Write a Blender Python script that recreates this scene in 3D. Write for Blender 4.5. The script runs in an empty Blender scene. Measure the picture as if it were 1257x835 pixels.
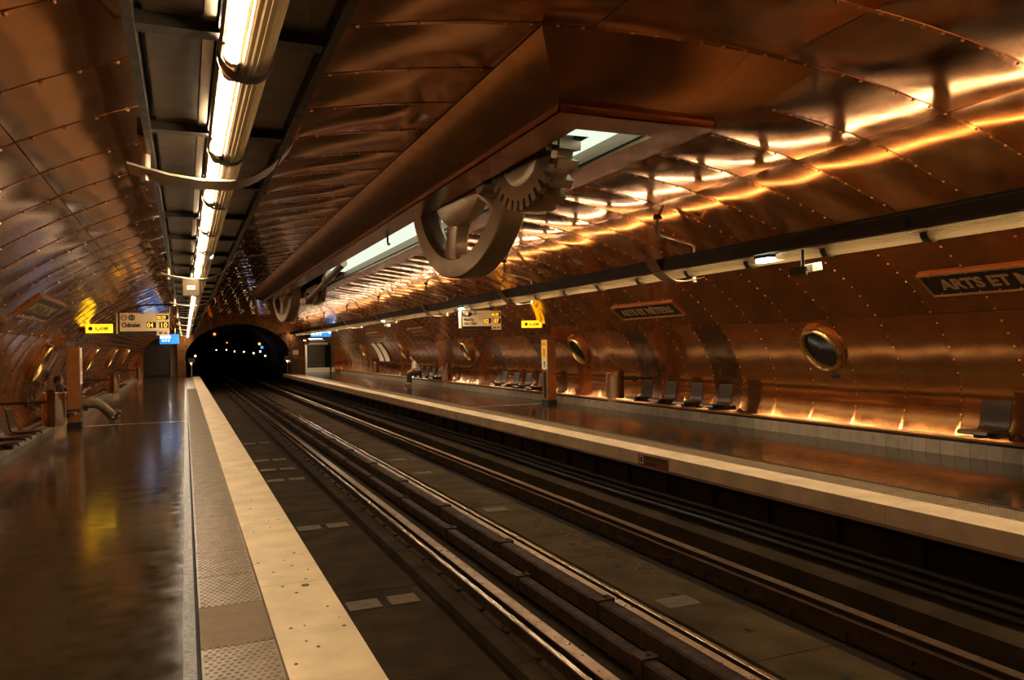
import bpy, bmesh, math, random
from mathutils import Matrix, Vector
random.seed(11)
R = math.radians
C = bpy.context.scene.collection
scene = bpy.context.scene

# ------------------------------------------------------------------ camera, world, exposure
EYE = Vector((0, 0, 1.728))
YAW, PITCH, ROLL = R(22.763), R(0.4544), R(1.128)
fw = Vector((math.sin(YAW) * math.cos(PITCH), math.cos(YAW) * math.cos(PITCH), math.sin(PITCH)))
rt = Vector((math.cos(YAW), -math.sin(YAW), 0))
up = rt.cross(fw)
cr = rt * math.cos(ROLL) - up * math.sin(ROLL)
cu = rt * math.sin(ROLL) + up * math.cos(ROLL)
cam = bpy.data.objects.new('camera', bpy.data.cameras.new('camera'))
C.objects.link(cam)
cam.matrix_world = Matrix(((cr.x, cu.x, -fw.x, EYE.x), (cr.y, cu.y, -fw.y, EYE.y), (cr.z, cu.z, -fw.z, EYE.z), (0, 0, 0, 1)))
cam.data.sensor_width = 36
cam.data.lens = 957.375 * 36 / 1257
cam.data.clip_start = 0.05
cam.data.clip_end = 400
scene.camera = cam
w = bpy.data.worlds.new('world'); scene.world = w; w.use_nodes = True
w.node_tree.nodes['Background'].inputs[0].default_value = (0.012, 0.007, 0.003, 1)
w.node_tree.nodes['Background'].inputs[1].default_value = 0.2
scene.view_settings.view_transform = 'Standard'
scene.view_settings.look = 'None'
scene.view_settings.exposure = 0.5
scene.view_settings.gamma = 1
scene.cycles.max_bounces = 9
scene.cycles.glossy_bounces = 6
scene.cycles.diffuse_bounces = 4
scene.cycles.sample_clamp_indirect = 1.2
scene.cycles.caustics_reflective = True
scene.cycles.blur_glossy = 60.0

WARM = (1.0, 0.70, 0.40)
TUBE_S, UP_S, AMBER_S, SKY_S = 88.0, 24.0, 9.0, 0.75

# ------------------------------------------------------------------ materials
MATS = {}
def mat(name, col, rough=.5, metal=0., var=0., nscale=4., rvar=0., bump=0., bscale=30., emit=None, es=0., spec=.5, objvar=0., coat=0.):
    if name in MATS: return MATS[name]
    m = bpy.data.materials.new(name); m.use_nodes = True
    nt = m.node_tree; N = nt.nodes; L = nt.links
    p = N['Principled BSDF']
    p.inputs['Base Color'].default_value = (*col, 1)
    p.inputs['Roughness'].default_value = rough
    p.inputs['Metallic'].default_value = metal
    p.inputs['Specular IOR Level'].default_value = spec
    if coat: p.inputs['Coat Weight'].default_value = coat
    if emit:
        p.inputs['Emission Color'].default_value = (*emit, 1); p.inputs['Emission Strength'].default_value = es
    geo = N.new('ShaderNodeNewGeometry')
    def noise(sc, det=4.):
        n = N.new('ShaderNodeTexNoise'); n.inputs['Scale'].default_value = sc; n.inputs['Detail'].default_value = det
        L.new(geo.outputs['Position'], n.inputs['Vector']); return n
    if var or objvar:
        n = noise(nscale, 5.)
        mr = N.new('ShaderNodeMapRange'); mr.inputs['From Min'].default_value = .3; mr.inputs['From Max'].default_value = .7
        mr.inputs['To Min'].default_value = 1 - var; mr.inputs['To Max'].default_value = 1 + var
        L.new(n.outputs['Fac'], mr.inputs['Value'])
        out = mr.outputs['Result']
        if objvar:
            oi = N.new('ShaderNodeObjectInfo'); mr2 = N.new('ShaderNodeMapRange')
            mr2.inputs['To Min'].default_value = 1 - objvar; mr2.inputs['To Max'].default_value = 1 + objvar
            L.new(oi.outputs['Random'], mr2.inputs['Value'])
            mu = N.new('ShaderNodeMath'); mu.operation = 'MULTIPLY'
            L.new(out, mu.inputs[0]); L.new(mr2.outputs['Result'], mu.inputs[1]); out = mu.outputs[0]
        vm = N.new('ShaderNodeVectorMath'); vm.operation = 'SCALE'
        vm.inputs[0].default_value = col
        L.new(out, vm.inputs['Scale']); L.new(vm.outputs[0], p.inputs['Base Color'])
    if rvar:
        n = noise(nscale * 2.3, 4.)
        mr = N.new('ShaderNodeMapRange'); mr.inputs['From Min'].default_value = .3; mr.inputs['From Max'].default_value = .7
        mr.inputs['To Min'].default_value = max(.02, rough - rvar); mr.inputs['To Max'].default_value = rough + rvar
        L.new(n.outputs['Fac'], mr.inputs['Value']); L.new(mr.outputs['Result'], p.inputs['Roughness'])
    if bump:
        n = noise(bscale, 3.)
        b = N.new('ShaderNodeBump'); b.inputs['Strength'].default_value = 1.; b.inputs['Distance'].default_value = bump
        L.new(n.outputs['Fac'], b.inputs['Height']); n.inputs['Detail'].default_value = 0. if bscale < 5 else 3.; L.new(b.outputs['Normal'], p.inputs['Normal'])
    MATS[name] = m
    return m

CU = (0.60, 0.275, 0.095)
CUW = (0.60, 0.245, 0.075)
copper = mat('copper sheet', CU, .10, .96, var=.08, nscale=1.4, rvar=.03, bump=.012, bscale=.9, objvar=.10)
copper_wall = mat('copper wall sheet', CUW, .14, .95, var=.08, nscale=1.4, rvar=.03, bump=.010, bscale=.9, objvar=.10)
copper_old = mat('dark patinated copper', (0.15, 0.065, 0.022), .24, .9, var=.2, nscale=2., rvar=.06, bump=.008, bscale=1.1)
copper_rib = mat('copper seam strip', (0.42, 0.19, 0.066), .34, .85, var=.12, nscale=6., rvar=.05)
rivet_m = mat('copper rivet', (0.75, 0.36, 0.13), .28, 1.)
copper_box = mat('coffer copper', (0.46, 0.19, 0.06), .20, .94, var=.08, nscale=1.2, rvar=.04, bump=.004, bscale=.8)
brass = mat('brass', (0.55, 0.34, 0.11), .30, 1., var=.1, nscale=9., rvar=.05)
dark_metal = mat('dark bronze metal', (0.030, 0.020, 0.010), .42, .5, var=.15, nscale=5., rvar=.08)
sheet = mat('brown lacquered sheet', (0.075, 0.046, 0.02), .38, .5, var=.1, nscale=3., rvar=.06)
alu = mat('satin aluminium', (0.66, 0.52, 0.34), .33, .9, var=.06, nscale=8., rvar=.05)
diffuser = mat('ribbed diffuser', (0.50, 0.36, 0.20), .30, .6, var=.05, nscale=9.)
hang_m = mat('hanger tube', (0.20, 0.145, 0.085), .4, .8)
gearmetal = mat('gear metal', (0.52, 0.40, 0.255), .34, .9, var=.12, nscale=3.5, rvar=.06, bump=.003, bscale=6.)
blackm = mat('black void', (0.004, 0.003, 0.002), .8, 0.)
floor_m = mat('polished asphalt', (0.029, 0.0195, 0.009), .14, 0., var=.30, nscale=2.2, rvar=.05, bump=.0008, bscale=9., spec=.5)
floor_worn = mat('worn asphalt edge', (0.055, 0.038, 0.022), .4, 0., var=.5, nscale=14., rvar=.15, bump=.003, bscale=60.)
nose_m = mat('cream edge stone', (0.80, 0.60, 0.345), .55, 0., var=.16, nscale=2.6, rvar=.08, bump=.0004, bscale=60.)
tact_m = mat('tactile paving', (0.25, 0.18, 0.095), .40, 0., var=.22, nscale=7., rvar=.1)
tact_new = mat('cement tactile patch', (0.19, 0.125, 0.062), .7, 0., var=.12, nscale=9.)
fascia_m = mat('platform fascia', (0.30, 0.19, 0.09), .6, 0., var=.2, nscale=3.)
bed_m = mat('track bed concrete', (0.044, 0.029, 0.012), .9, 0., spec=.12, var=.40, nscale=1.8, bump=.006, bscale=25.)
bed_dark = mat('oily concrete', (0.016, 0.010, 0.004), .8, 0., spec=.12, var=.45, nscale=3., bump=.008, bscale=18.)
paint_m = mat('faded paint', (0.15, 0.10, 0.05), .7, 0., var=.3, nscale=12.)
gum_m = mat('old gum', (0.10, 0.065, 0.03), .6)
hole_m = mat('drain hole', (0.006, 0.004, 0.003), .9)
rust = mat('rusty steel', (0.052, 0.028, 0.012), .6, .25, spec=.2, var=.35, nscale=5., rvar=.12)
rail_m = mat('polished rail', (0.60, 0.47, 0.33), .22, 1., var=.12, nscale=6.)
rollway_m = mat('worn rolling way', (0.42, 0.27, 0.155), .34, .85, var=.25, nscale=7., rvar=.08)
skirt_m = mat('stone skirting', (0.20, 0.155, 0.10), .5, 0., var=.18, nscale=6., objvar=.12)
seat_m = mat('dark seat lacquer', (0.026, 0.015, 0.007), .36, .3, spec=.25, var=.1, nscale=10.)
seat_rib = mat('seat slat edge', (0.07, 0.048, 0.026), .3, .6)
bag_m = mat('clear bin bag', (0.85, 0.68, 0.45), .25)
white_m = mat('cream board face', (0.70, 0.50, 0.28), .5)
white_paint = mat('white paint', (0.78, 0.66, 0.48), .5)
black_ink = mat('black print', (0.02, 0.013, 0.008), .6)
plate_black = mat('black enamel', (0.010, 0.006, 0.004), .4, spec=.2)
gold_let = mat('gilt lettering', (0.46, 0.28, 0.11), .38, .8)
shutter_m = mat('shutter slat', (0.10, 0.075, 0.045), .4, .5, var=.1)
tun_m = mat('tunnel concrete', (0.05, 0.035, 0.022), .85, 0., var=.3, nscale=1.)
skin_m = mat('skin', (0.52, 0.27, 0.14), .5)
skin_dk = mat('tanned skin', (0.40, 0.19, 0.09), .5)
hair_m = mat('dark hair', (0.010, 0.007, 0.005), .5, var=.2, nscale=40.)
shirt_m = mat('cream shirt', (0.74, 0.60, 0.40), .8, var=.1, nscale=12., bump=.006, bscale=14.)
jeans_m = mat('dark trousers', (0.014, 0.013, 0.014), .8)
olive_m = mat('olive trousers', (0.15, 0.11, 0.045), .8, var=.2, nscale=12., bump=.008, bscale=13.)
jacket_m = mat('black jacket', (0.012, 0.010, 0.009), .7)
shoe_br = mat('brown shoe', (0.24, 0.10, 0.035), .5)
shoe_bk = mat('dark shoe', (0.02, 0.012, 0.008), .4)
eye_m = mat('eye', (0.03, 0.02, 0.015), .2)
glass_m = mat('dark porthole glass', (0.012, 0.010, 0.008), .06, 0., spec=.35)
mirror_m = mat('mirror', (0.8, 0.8, 0.78), .05, 1.)
cable_m = mat('cable', (0.03, 0.02, 0.013), .6)
wood_red = mat('red brown notice', (0.20, 0.065, 0.028), .6)
tube_m = mat('lit tube', (1, 1, 1), .5, emit=(1.0, 0.80, 0.54), es=TUBE_S)
up_m = mat('added upper tube light', (1, 1, 1), .5, emit=(1.0, 0.80, 0.54), es=UP_S)
amber_m = mat('added amber strip light', (1, 1, 1), .5, emit=(1.0, 0.46, 0.15), es=AMBER_S)
sky_m = mat('lit ceiling panel', (.6, .6, .55), .5, emit=(0.80, 0.90, 0.74), es=SKY_S)
alarm_m = mat('lit yellow sign', (.8, .5, .02), .5, emit=(1.0, 0.56, 0.01), es=1.6)
blue_m = mat('lit blue sign', (.02, .15, .6), .5, emit=(0.01, 0.20, 0.62), es=1.0)
bluewhite_m = mat('lit white legend', (.8, .8, .8), .5, emit=(0.9, 0.95, 1.0), es=1.6)
led_m = mat('lit orange digits', (.8, .3, .02), .5, emit=(1.0, 0.42, 0.02), es=2.0)
emer_m = mat('lit emergency lamp', (1, 1, 1), .5, emit=(0.80, 0.95, 1.0), es=9.)
passage_m = mat('lit passage lamp', (1, 1, 1), .5, emit=(1.0, 0.82, 0.6), es=40.)
tlamp_m = mat('lit tunnel lamp', (1, 1, 1), .5, emit=(1.0, 0.66, 0.30), es=13.)
sigred_m = mat('lit red signal', (.8, .1, .02), .5, emit=(1.0, 0.16, 0.02), es=2.4)
sigblue_m = mat('lit blue signal', (.1, .2, .8), .5, emit=(0.02, 0.20, 1.0), es=1.6)
yellow_paint = mat('yellow enamel', (0.85, 0.47, 0.02), .45)
for m_ in (amber_m, alarm_m, blue_m, bluewhite_m, led_m, tlamp_m, sigred_m, sigblue_m, sky_m):
    m_.cycles.emission_sampling = 'NONE'
def make_diffuser(m):
    nt = m.node_tree; N = nt.nodes; L = nt.links; p = N['Principled BSDF']
    tl = N.new('ShaderNodeBsdfTranslucent'); tl.inputs[0].default_value = (.026, .018, .009, 1)
    m1 = N.new('ShaderNodeMixShader'); m1.inputs[0].default_value = .5; L.new(p.outputs[0], m1.inputs[1]); L.new(tl.outputs[0], m1.inputs[2])
    L.new(m1.outputs[0], N['Material Output'].inputs[0])
make_diffuser(diffuser)
def make_bag(m):
    nt = m.node_tree; N = nt.nodes; L = nt.links; p = N['Principled BSDF']
    tr = N.new('ShaderNodeBsdfTransparent'); tr.inputs[0].default_value = (.95, .85, .68, 1)
    tl = N.new('ShaderNodeBsdfTranslucent'); tl.inputs[0].default_value = (.8, .62, .4, 1)
    m1 = N.new('ShaderNodeMixShader'); m1.inputs[0].default_value = .45; L.new(p.outputs[0], m1.inputs[1]); L.new(tl.outputs[0], m1.inputs[2])
    m2 = N.new('ShaderNodeMixShader'); m2.inputs[0].default_value = .72; L.new(m1.outputs[0], m2.inputs[1]); L.new(tr.outputs[0], m2.inputs[2])
    L.new(m2.outputs[0], N['Material Output'].inputs[0])
make_bag(bag_m)

# ------------------------------------------------------------------ helpers
class MB:
    def __init__(s): s.v = []; s.f = []
    def add(s, vs, fs):
        o = len(s.v); s.v += [tuple(p) for p in vs]; s.f += [tuple(i + o for i in f) for f in fs]; return s
    def box(s, x0, x1, y0, y1, z0, z1, M=None):
        vs = [Vector((x, y, z)) for x in (x0, x1) for y in (y0, y1) for z in (z0, z1)]
        if M: vs = [M @ p for p in vs]
        return s.add(vs, [(0, 1, 3, 2), (4, 6, 7, 5), (0, 4, 5, 1), (2, 3, 7, 6), (0, 2, 6, 4), (1, 5, 7, 3)])
    def prism(s, poly, fn, t0, t1):
        n = len(poly)
        vs = [fn(a, b, t0) for a, b in poly] + [fn(a, b, t1) for a, b in poly]
        fs = [tuple(range(n))[::-1], tuple(range(n, 2 * n))] + [(i, (i + 1) % n, n + (i + 1) % n, n + i) for i in range(n)]
        return s.add(vs, fs)
    def strip(s, rows, close=False, flip=False):
        m = len(rows[0]); vs = [p for r in rows for p in r]; fs = []
        for i in range(len(rows) - 1):
            for j in range(m if close else m - 1):
                q = (i * m + j, i * m + (j + 1) % m, (i + 1) * m + (j + 1) % m, (i + 1) * m + j)
                fs.append(q[::-1] if flip else q)
        return s.add(vs, fs)
    def tube(s, pts, r, n=8, caps=True):
        pts = [Vector(p) for p in pts]; rows = []
        rs = r if isinstance(r, (list, tuple)) else [r] * len(pts)
        prev = None
        for i, p in enumerate(pts):
            d = (pts[min(i + 1, len(pts) - 1)] - pts[max(i - 1, 0)]).normalized()
            a = Vector((0, 0, 1)) if abs(d.z) < .9 else Vector((1, 0, 0))
            if prev is not None and (prev - d * prev.dot(d)).length > .2: u = (prev - d * prev.dot(d)).normalized()
            else: u = d.cross(a).normalized()
            prev = u; v = d.cross(u)
            rows.append([p + (u * math.cos(t) + v * math.sin(t)) * rs[i] for t in [2 * math.pi * k / n for k in range(n)]])
        o = len(s.v); s.strip(rows, close=True)
        if caps:
            s.f.append(tuple(o + k for k in range(n))[::-1]); s.f.append(tuple(o + (len(pts) - 1) * n + k for k in range(n)))
        return s
    def lathe(s, prof, fn, n=24, a0=0., a1=2 * math.pi):
        full = abs(a1 - a0 - 2 * math.pi) < 1e-6
        k = n if full else n + 1
        rows = [[fn(r * math.cos(a0 + (a1 - a0) * i / n), r * math.sin(a0 + (a1 - a0) * i / n), h) for i in range(k)] for r, h in prof]
        return s.strip(rows, close=full)
    def mesh(s, name, m, smooth=False, auto=None):
        me = bpy.data.meshes.new(name); me.from_pydata(s.v, [], s.f)
        b = bmesh.new(); b.from_mesh(me); bmesh.ops.recalc_face_normals(b, faces=b.faces)
        if smooth:
            for f in b.faces: f.smooth = True
            if auto:
                for e in b.edges:
                    if len(e.link_faces) == 2 and e.calc_face_angle(0) > R(auto): e.smooth = False
        b.to_mesh(me); b.free()
        me.materials.append(m); me.update(); return me
    def build(s, name, m, parent=None, loc=None, smooth=False, auto=None, kind=None, bevel=0):
        return link(name, s.mesh(name, m, smooth, auto), parent, loc, kind, bevel)

def link(name, me, parent=None, loc=None, kind=None, bevel=0):
    o = bpy.data.objects.new(name, me); C.objects.link(o)
    if parent: o.parent = parent
    if loc is not None: o.location = loc
    if kind: o['kind'] = kind
    if bevel:
        b = o.modifiers.new('bevel', 'BEVEL'); b.width = bevel; b.segments = 2; b.limit_method = 'ANGLE'
    return o

def tag(o, label, cat, group=None):
    o['label'] = label; o['category'] = cat
    if group: o['group'] = group
    return o
def thing(name, label, cat, loc=(0, 0, 0), rz=0., group=None, M=None):
    o = bpy.data.objects.new(name, None); C.objects.link(o); o.empty_display_size = .1
    if M is not None: o.matrix_world = M
    else: o.location = loc; o.rotation_euler = (0, 0, rz)
    return tag(o, label, cat, group)
def struct(o):
    o['kind'] = 'structure'; return o
def dup(root, loc=None, rz=None, label=None, M=None):
    r = root.copy(); C.objects.link(r)
    if M is not None: r.matrix_world = M
    else:
        if loc is not None: r.location = loc
        if rz is not None: r.rotation_euler = (0, 0, rz)
    if label: r['label'] = label
    def rec(a, b):
        for ch in list(a.children):
            c = ch.copy(); C.objects.link(c); c.parent = b; rec(ch, c)
    rec(root, r); return r
def text(name, body, size, m, parent, M, extrude=.004, align='LEFT', width=None, offset=0.):
    cu_ = bpy.data.curves.new('t', 'FONT'); cu_.body = body; cu_.size = size; cu_.extrude = extrude; cu_.align_x = align; cu_.offset = offset
    cu_.resolution_u = 3
    o = bpy.data.objects.new('t', cu_); C.objects.link(o)
    dg = bpy.context.evaluated_depsgraph_get(); dg.update()
    me = bpy.data.meshes.new_from_object(o.evaluated_get(dg))
    bpy.data.objects.remove(o); bpy.data.curves.remove(cu_)
    xs = [v.co.x for v in me.vertices]
    if width and xs:
        k = width / (max(xs) - min(xs))
        for v in me.vertices: v.co.x *= k
    me.transform(M); me.materials.clear(); me.materials.append(m); me.name = name
    return link(name, me, parent)

# ------------------------------------------------------------------ vault geometry
XC, VA, VZ0, VB, VN, VM = 3.728, 6.817, .761, 3.362, 2.107, 1.857
Y0, DY = 4.143, .973
YEND = 58.2
def vz(d): return VZ0 + VB * max(0, 1 - (abs(d) / VA) ** VN) ** (1 / VM)
def vd(z): return VA * max(0, 1 - (abs(z - VZ0) / VB) ** VM) ** (1 / VN)
# profile as a polyline of (d, z) by arc length, from right foot over the crown to the left foot
_half = []
for i in range(400):
    z = .295 + (vz(3.5) - .295) * (i / 399) ** 1.4
    _half.append((vd(z) - .15 * max(0, .95 - z) ** 2, z))      # the foot flares in towards the platform
for i in range(1, 351): _half.append((3.5 * (1 - i / 350), vz(3.5 * (1 - i / 350))))
_s = [0.]
for a, b in zip(_half, _half[1:]): _s.append(_s[-1] + math.hypot(b[0] - a[0], b[1] - a[1]))
HALF = _s[-1]
def prof(s):
    """point and inward normal on the profile, s in metres from the right foot"""
    mirror = s > HALF
    t = 2 * HALF - s if mirror else s
    t = min(max(t, 0), HALF)
    lo, hi = 0, len(_s) - 1
    while hi - lo > 1:
        m = (lo + hi) // 2
        if _s[m] <= t: lo = m
        else: hi = m
    k = (t - _s[lo]) / max(1e-9, _s[hi] - _s[lo])
    d = _half[lo][0] + (_half[hi][0] - _half[lo][0]) * k; z = _half[lo][1] + (_half[hi][1] - _half[lo][1]) * k
    a, b = _half[max(0, lo - 2)], _half[min(len(_half) - 1, hi + 2)]
    tx, tz = b[0] - a[0], b[1] - a[1]; l = math.hypot(tx, tz); nx, nz = -tz / l, tx / l   # inward
    if nx * d + nz * (z - 1) > 0: nx, nz = -nx, -nz
    if mirror: d, nx = -d, -nx
    return XC + d, z, nx, nz
def s_of_z(z):
    for p, s in zip(_half, _s):
        if p[1] >= z: return s
def s_of_d(d):
    if d < 0: return 2 * HALF - s_of_d(-d)
    for p, s in zip(_half, _s):
        if p[1] > 1.5 and p[0] <= d: return s
SEAM = s_of_z(2.069); S_W = s_of_d(4.76); S_C1 = s_of_d(2.85); S_C2 = s_of_d(.89); S_B1 = s_of_d(1.36); S_B2 = s_of_d(-1.30)
TOT = 2 * HALF
def shell(name, s0, s1):
    mb = MB(); n = 14
    rows = []
    for y in (-4.7, 10, 25, 40, YEND):
        row = []
        for i in range(n + 1):
            x, z, nx, nz = prof(s0 + (s1 - s0) * i / n); row.append((x - nx * .05, y, z - nz * .05))
        rows.append(row)
    mb.strip(rows)
    return struct(mb.build(name, blackm))
wall_right = shell('wall_right', 0, S_W)
wall_left = shell('wall_left', TOT - S_W, TOT)
ceil_mb = MB()
for a, b, y0, y1 in ((S_W, S_B1, -4.7, YEND), (S_B2, TOT - S_W, -4.7, YEND), (S_B1, S_B2, -4.7, 5.1), (S_B1, S_B2, 34.2, YEND)):
    rows = [[(lambda q: (q[0] - q[2] * .05, y, q[1] - q[3] * .05))(prof(a + (b - a) * i / 10)) for i in range(11)] for y in (y0, (y0 + y1) / 2, y1)]
    ceil_mb.strip(rows)
ceiling = struct(ceil_mb.build('ceiling', blackm))

def panel_mesh(s0, s1, amp, seed):
    rnd = random.Random(seed); nu, nv = max(4, int((s1 - s0) / .28)), 6
    g0 = .004; rows = []
    ph1, ph2 = rnd.uniform(0, 6.28), rnd.uniform(0, 6.28)
    for i in range(nu + 1):
        u = i / nu; s = s0 + g0 + (s1 - s0 - 2 * g0) * u
        x, z, nx, nz = prof(s); row = []
        for j in range(nv + 1):
            v = j / nv; y = .004 + (DY - .008) * v
            h = amp * math.sin(math.pi * v) * (math.sin(math.pi * u) ** .5) + .0022 * math.sin(2 * math.pi * v + ph1) * math.sin(math.pi * u * 2 + ph2)
            row.append((x + nx * h, y, z + nz * h))
        rows.append(row)
    mb = MB(); mb.strip(rows); return mb
def panel_set(s0, s1, lo, hi, seed):
    m = copper_wall if s1 <= S_W + .01 or s0 >= TOT - SEAM - .01 else copper
    return [panel_mesh(s0, s1, lo + (hi - lo) * k / 3, seed + k).mesh('copper_panel', m, smooth=True) for k in range(4)]
P_RL = panel_set(0, SEAM, .000, .006, 1); P_RU = panel_set(SEAM, S_W, .0, .006, 11)
P_C1 = panel_set(S_W, S_C1, .003, .013, 21); P_C2 = panel_set(S_C1, S_C2, .004, .018, 31); P_C3 = panel_set(S_C2, TOT - S_C2, .002, .010, 41)
P_C4 = panel_set(TOT - S_C2, TOT - S_C1, .004, .018, 51); P_C5 = panel_set(TOT - S_C1, TOT - S_W, .004, .018, 61)
P_D2 = panel_set(S_C1, S_B1, .004, .018, 71); P_D4 = panel_set(S_B2, TOT - S_C1, .006, .022, 81)
P_LU = panel_set(TOT - S_W, TOT - SEAM, .0, .006, 91); P_LL = panel_set(TOT - SEAM, TOT, .0, .006, 101)
OLD = {9, 12, 18, 22, -1}       # darker replaced panels on the lower right wall
KCO0, KCO1 = 1, 30            # rings that the coffer interrupts
def ring_sets(k):
    cset = [P_C1, P_D2, P_D4, P_C5] if KCO0 <= k <= KCO1 else [P_C1, P_C2, P_C3, P_C4, P_C5]
    return [(wall_right, P_RL), (wall_right, P_RU)] + [(ceiling, c) for c in cset] + [(wall_left, P_LU), (wall_left, P_LL)]
far = {}
for k in range(-9, 56):
    y = Y0 + DY * k
    for q, (par, ms) in enumerate(ring_sets(k)):
        me = random.choice(ms)
        if -1 <= k <= 33:
            o = link('copper_panel', me, par, (0, y, 0))
            if q == 0 and k in OLD:
                me = me.copy(); me.materials.clear(); me.materials.append(copper_old); o.data = me; o['label'] = 'darker patinated copper panel'
        elif y + DY < YEND + .5:
            mb = far.setdefault(par.name, (par, MB()))[1]
            mb.add([(v.co.x, v.co.y + y, v.co.z) for v in me.vertices], [tuple(p.vertices) for p in me.polygons])
for par, mb in far.values(): mb.build('copper_panels_beyond', copper_wall, par, smooth=True, kind='stuff')

def rib_mesh(s0, s1, wdt=.027, h=.006):
    mb = MB(); n = max(6, int((s1 - s0) / .2)); rows = []
    for i in range(n + 1):
        x, z, nx, nz = prof(s0 + (s1 - s0) * i / n)
        rows.append([(x + nx * a, b, z + nz * a) for a, b in ((-.01, -wdt), (h, -wdt * .9), (h, wdt * .9), (-.01, wdt))])
    mb.strip(rows); return mb
def rivets_mesh(s0, s1, h=.006, r=.0145):
    mb = MB(); n = int(round((s1 - s0) / .215))
    for i in range(n):
        x, z, nx, nz = prof(s0 + (s1 - s0) * (i + .5) / n)
        c = Vector((x + nx * h, 0, z + nz * h)); nn = Vector((nx, 0, nz)); t = Vector((-nz, 0, nx)); yv = Vector((0, 1, 0))
        rows = [[c + (t * math.cos(a) + yv * math.sin(a)) * rr + nn * hh for a in [k * math.pi / 4 for k in range(8)]] for rr, hh in ((r, 0), (r * .8, .007), (r * .35, .0105))]
        mb.strip(rows, close=True); o = len(mb.v) - 8; mb.f.append(tuple(range(o, o + 8)))
    return mb
def ribset(a, b): return rib_mesh(a, b).mesh('seam_strip', copper_wall if a == 0 or b == TOT else copper, True, 40), rivets_mesh(a, b).mesh('rivet_row', rivet_m, True, 60)
RB = {'r': ribset(0, S_W), 'l': ribset(TOT - S_W, TOT), 'c': ribset(S_W, TOT - S_W), 'c1': ribset(S_W, S_B1), 'c2': ribset(S_B2, TOT - S_W)}
for k in range(-5, 56):
    y = Y0 + DY * k
    for key, par in (('r', wall_right), ('l', wall_left)) + ((('c1', ceiling), ('c2', ceiling)) if KCO0 < k <= KCO1 else (('c', ceiling),)):
        o = link('seam_strip', RB[key][0], par, (0, y, 0))
        link('rivet_row', RB[key][1], o, None, 'stuff')

# ------------------------------------------------------------------ platforms, skirtings, trench
EL, ER = .955, 6.68          # platform edges over the track
def platform(name, xs, edge, side, sgn):
    # xs: wall side x, sgn +1 when the track lies at larger x
    mb = MB(); a, b = sorted((xs, edge - sgn * .92)); mb.box(a, b, -4.7, 60.5, -.25, 0.)
    fl = struct(mb.build(name, floor_m))
    g = MB(); a, b = sorted((edge - sgn * .92, edge - sgn * .897)); g.box(a, b, -4.7, 60, -.2, -.006); g.build('joint_gap', blackm, fl)
    # worn lip along the tactile strip
    a, b = sorted((edge - sgn * .99, edge - sgn * .92)); MB().box(a, b, -4.7, 60, -.02, .0015).build('worn_edge', floor_worn, fl)
    # edge stones
    a, b = sorted((edge - sgn * .475, edge))
    st = MB().box(a, b, 0, 2.996, -.2, .002); me = st.mesh('edge_stone', nose_m)
    for i in range(-1, 20): link('edge_stone', me, fl, (0, i * 3.0, 0), bevel=.003)
    # tactile tiles
    a, b = sorted((edge - sgn * .895, edge - sgn * .485))
    tile = MB().box(a, b, .011, .769, -.1, 0.).mesh('tactile_tile', tact_m)
    tile2 = MB().box(a, b, .004, .776, -.1, .001).mesh('tactile_tile', tact_new)
    d = MB(); nx_, ny_ = 9, 17
    def dome(mb, x, y, r, h):
        rows = [[(x + rr * math.cos(t), y + rr * math.sin(t), hh) for t in [k * math.pi / 3 for k in range(6)]] for rr, hh in ((r, 0.), (r * .6, h))]
        mb.strip(rows, close=True); o = len(mb.v) - 6; mb.f.append(tuple(range(o, o + 6)))
    d2 = MB()
    for i in range(nx_):
        for j in range(ny_):
            x = a + .025 + (i + (.25 if j % 2 else -.25) + .25) * (b - a - .04) / (nx_ - .3); y = .03 + j * .0455
            dome(d, x, y, .0135, .007); dome(d2, x, y, .010, .0016)
    dm = d.mesh('dome_grid', tact_m); dm2 = d2.mesh('dome_grid', tact_new)
    for i in range(-1, 74):
        y = 1.0 + .78 * i
        new = (side == 'left' and i == 5)
        t = link('tactile_tile', tile2 if new else tile, fl, (0, y, 0))
        if new: t['label'] = 'plain brown cement replacement tile'
        if y < 40: link('dome_grid', dm2 if new else dm, t, None, 'stuff')
    f = MB(); a, b = sorted((edge - sgn * .05, edge - sgn * .012)); f.box(a, b, -4.7, 60, -.24, -.03); f.build('fascia', fascia_m, fl)
    # recessed wall below with posts
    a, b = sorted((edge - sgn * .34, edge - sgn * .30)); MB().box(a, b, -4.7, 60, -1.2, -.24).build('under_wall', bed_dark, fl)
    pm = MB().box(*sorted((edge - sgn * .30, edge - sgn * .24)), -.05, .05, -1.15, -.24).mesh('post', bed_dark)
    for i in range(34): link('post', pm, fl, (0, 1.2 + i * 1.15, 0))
    return fl
floor_l = platform('floor', -3.1, EL, 'left', 1)
floor_r = platform('floor.001', 10.62, ER, 'right', -1)
for i in range(46):
    x = random.uniform(.52, .93); y = random.uniform(3.4, 14) if i else 5.9; r_ = random.uniform(.004, .014) if i else .03
    if i == 0: x = .79
    MB().lathe([(r_, .0), (r_ * .8, .0012), (.0005, .0016)], lambda a, b, h, x=x, y=y: (x + a, y + b * 1.3, .002 + h), 10).build('gum_spot', gum_m, floor_l)
# pale joint lines across the platforms
MB().box(-2.3, -.03, 21.33, 21.375, -.01, .0015).build('joint_line', nose_m, floor_l)
MB().box(7.6, 9.75, 21.1, 21.15, -.01, .0015).build('joint_line', nose_m, floor_r)
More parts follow.
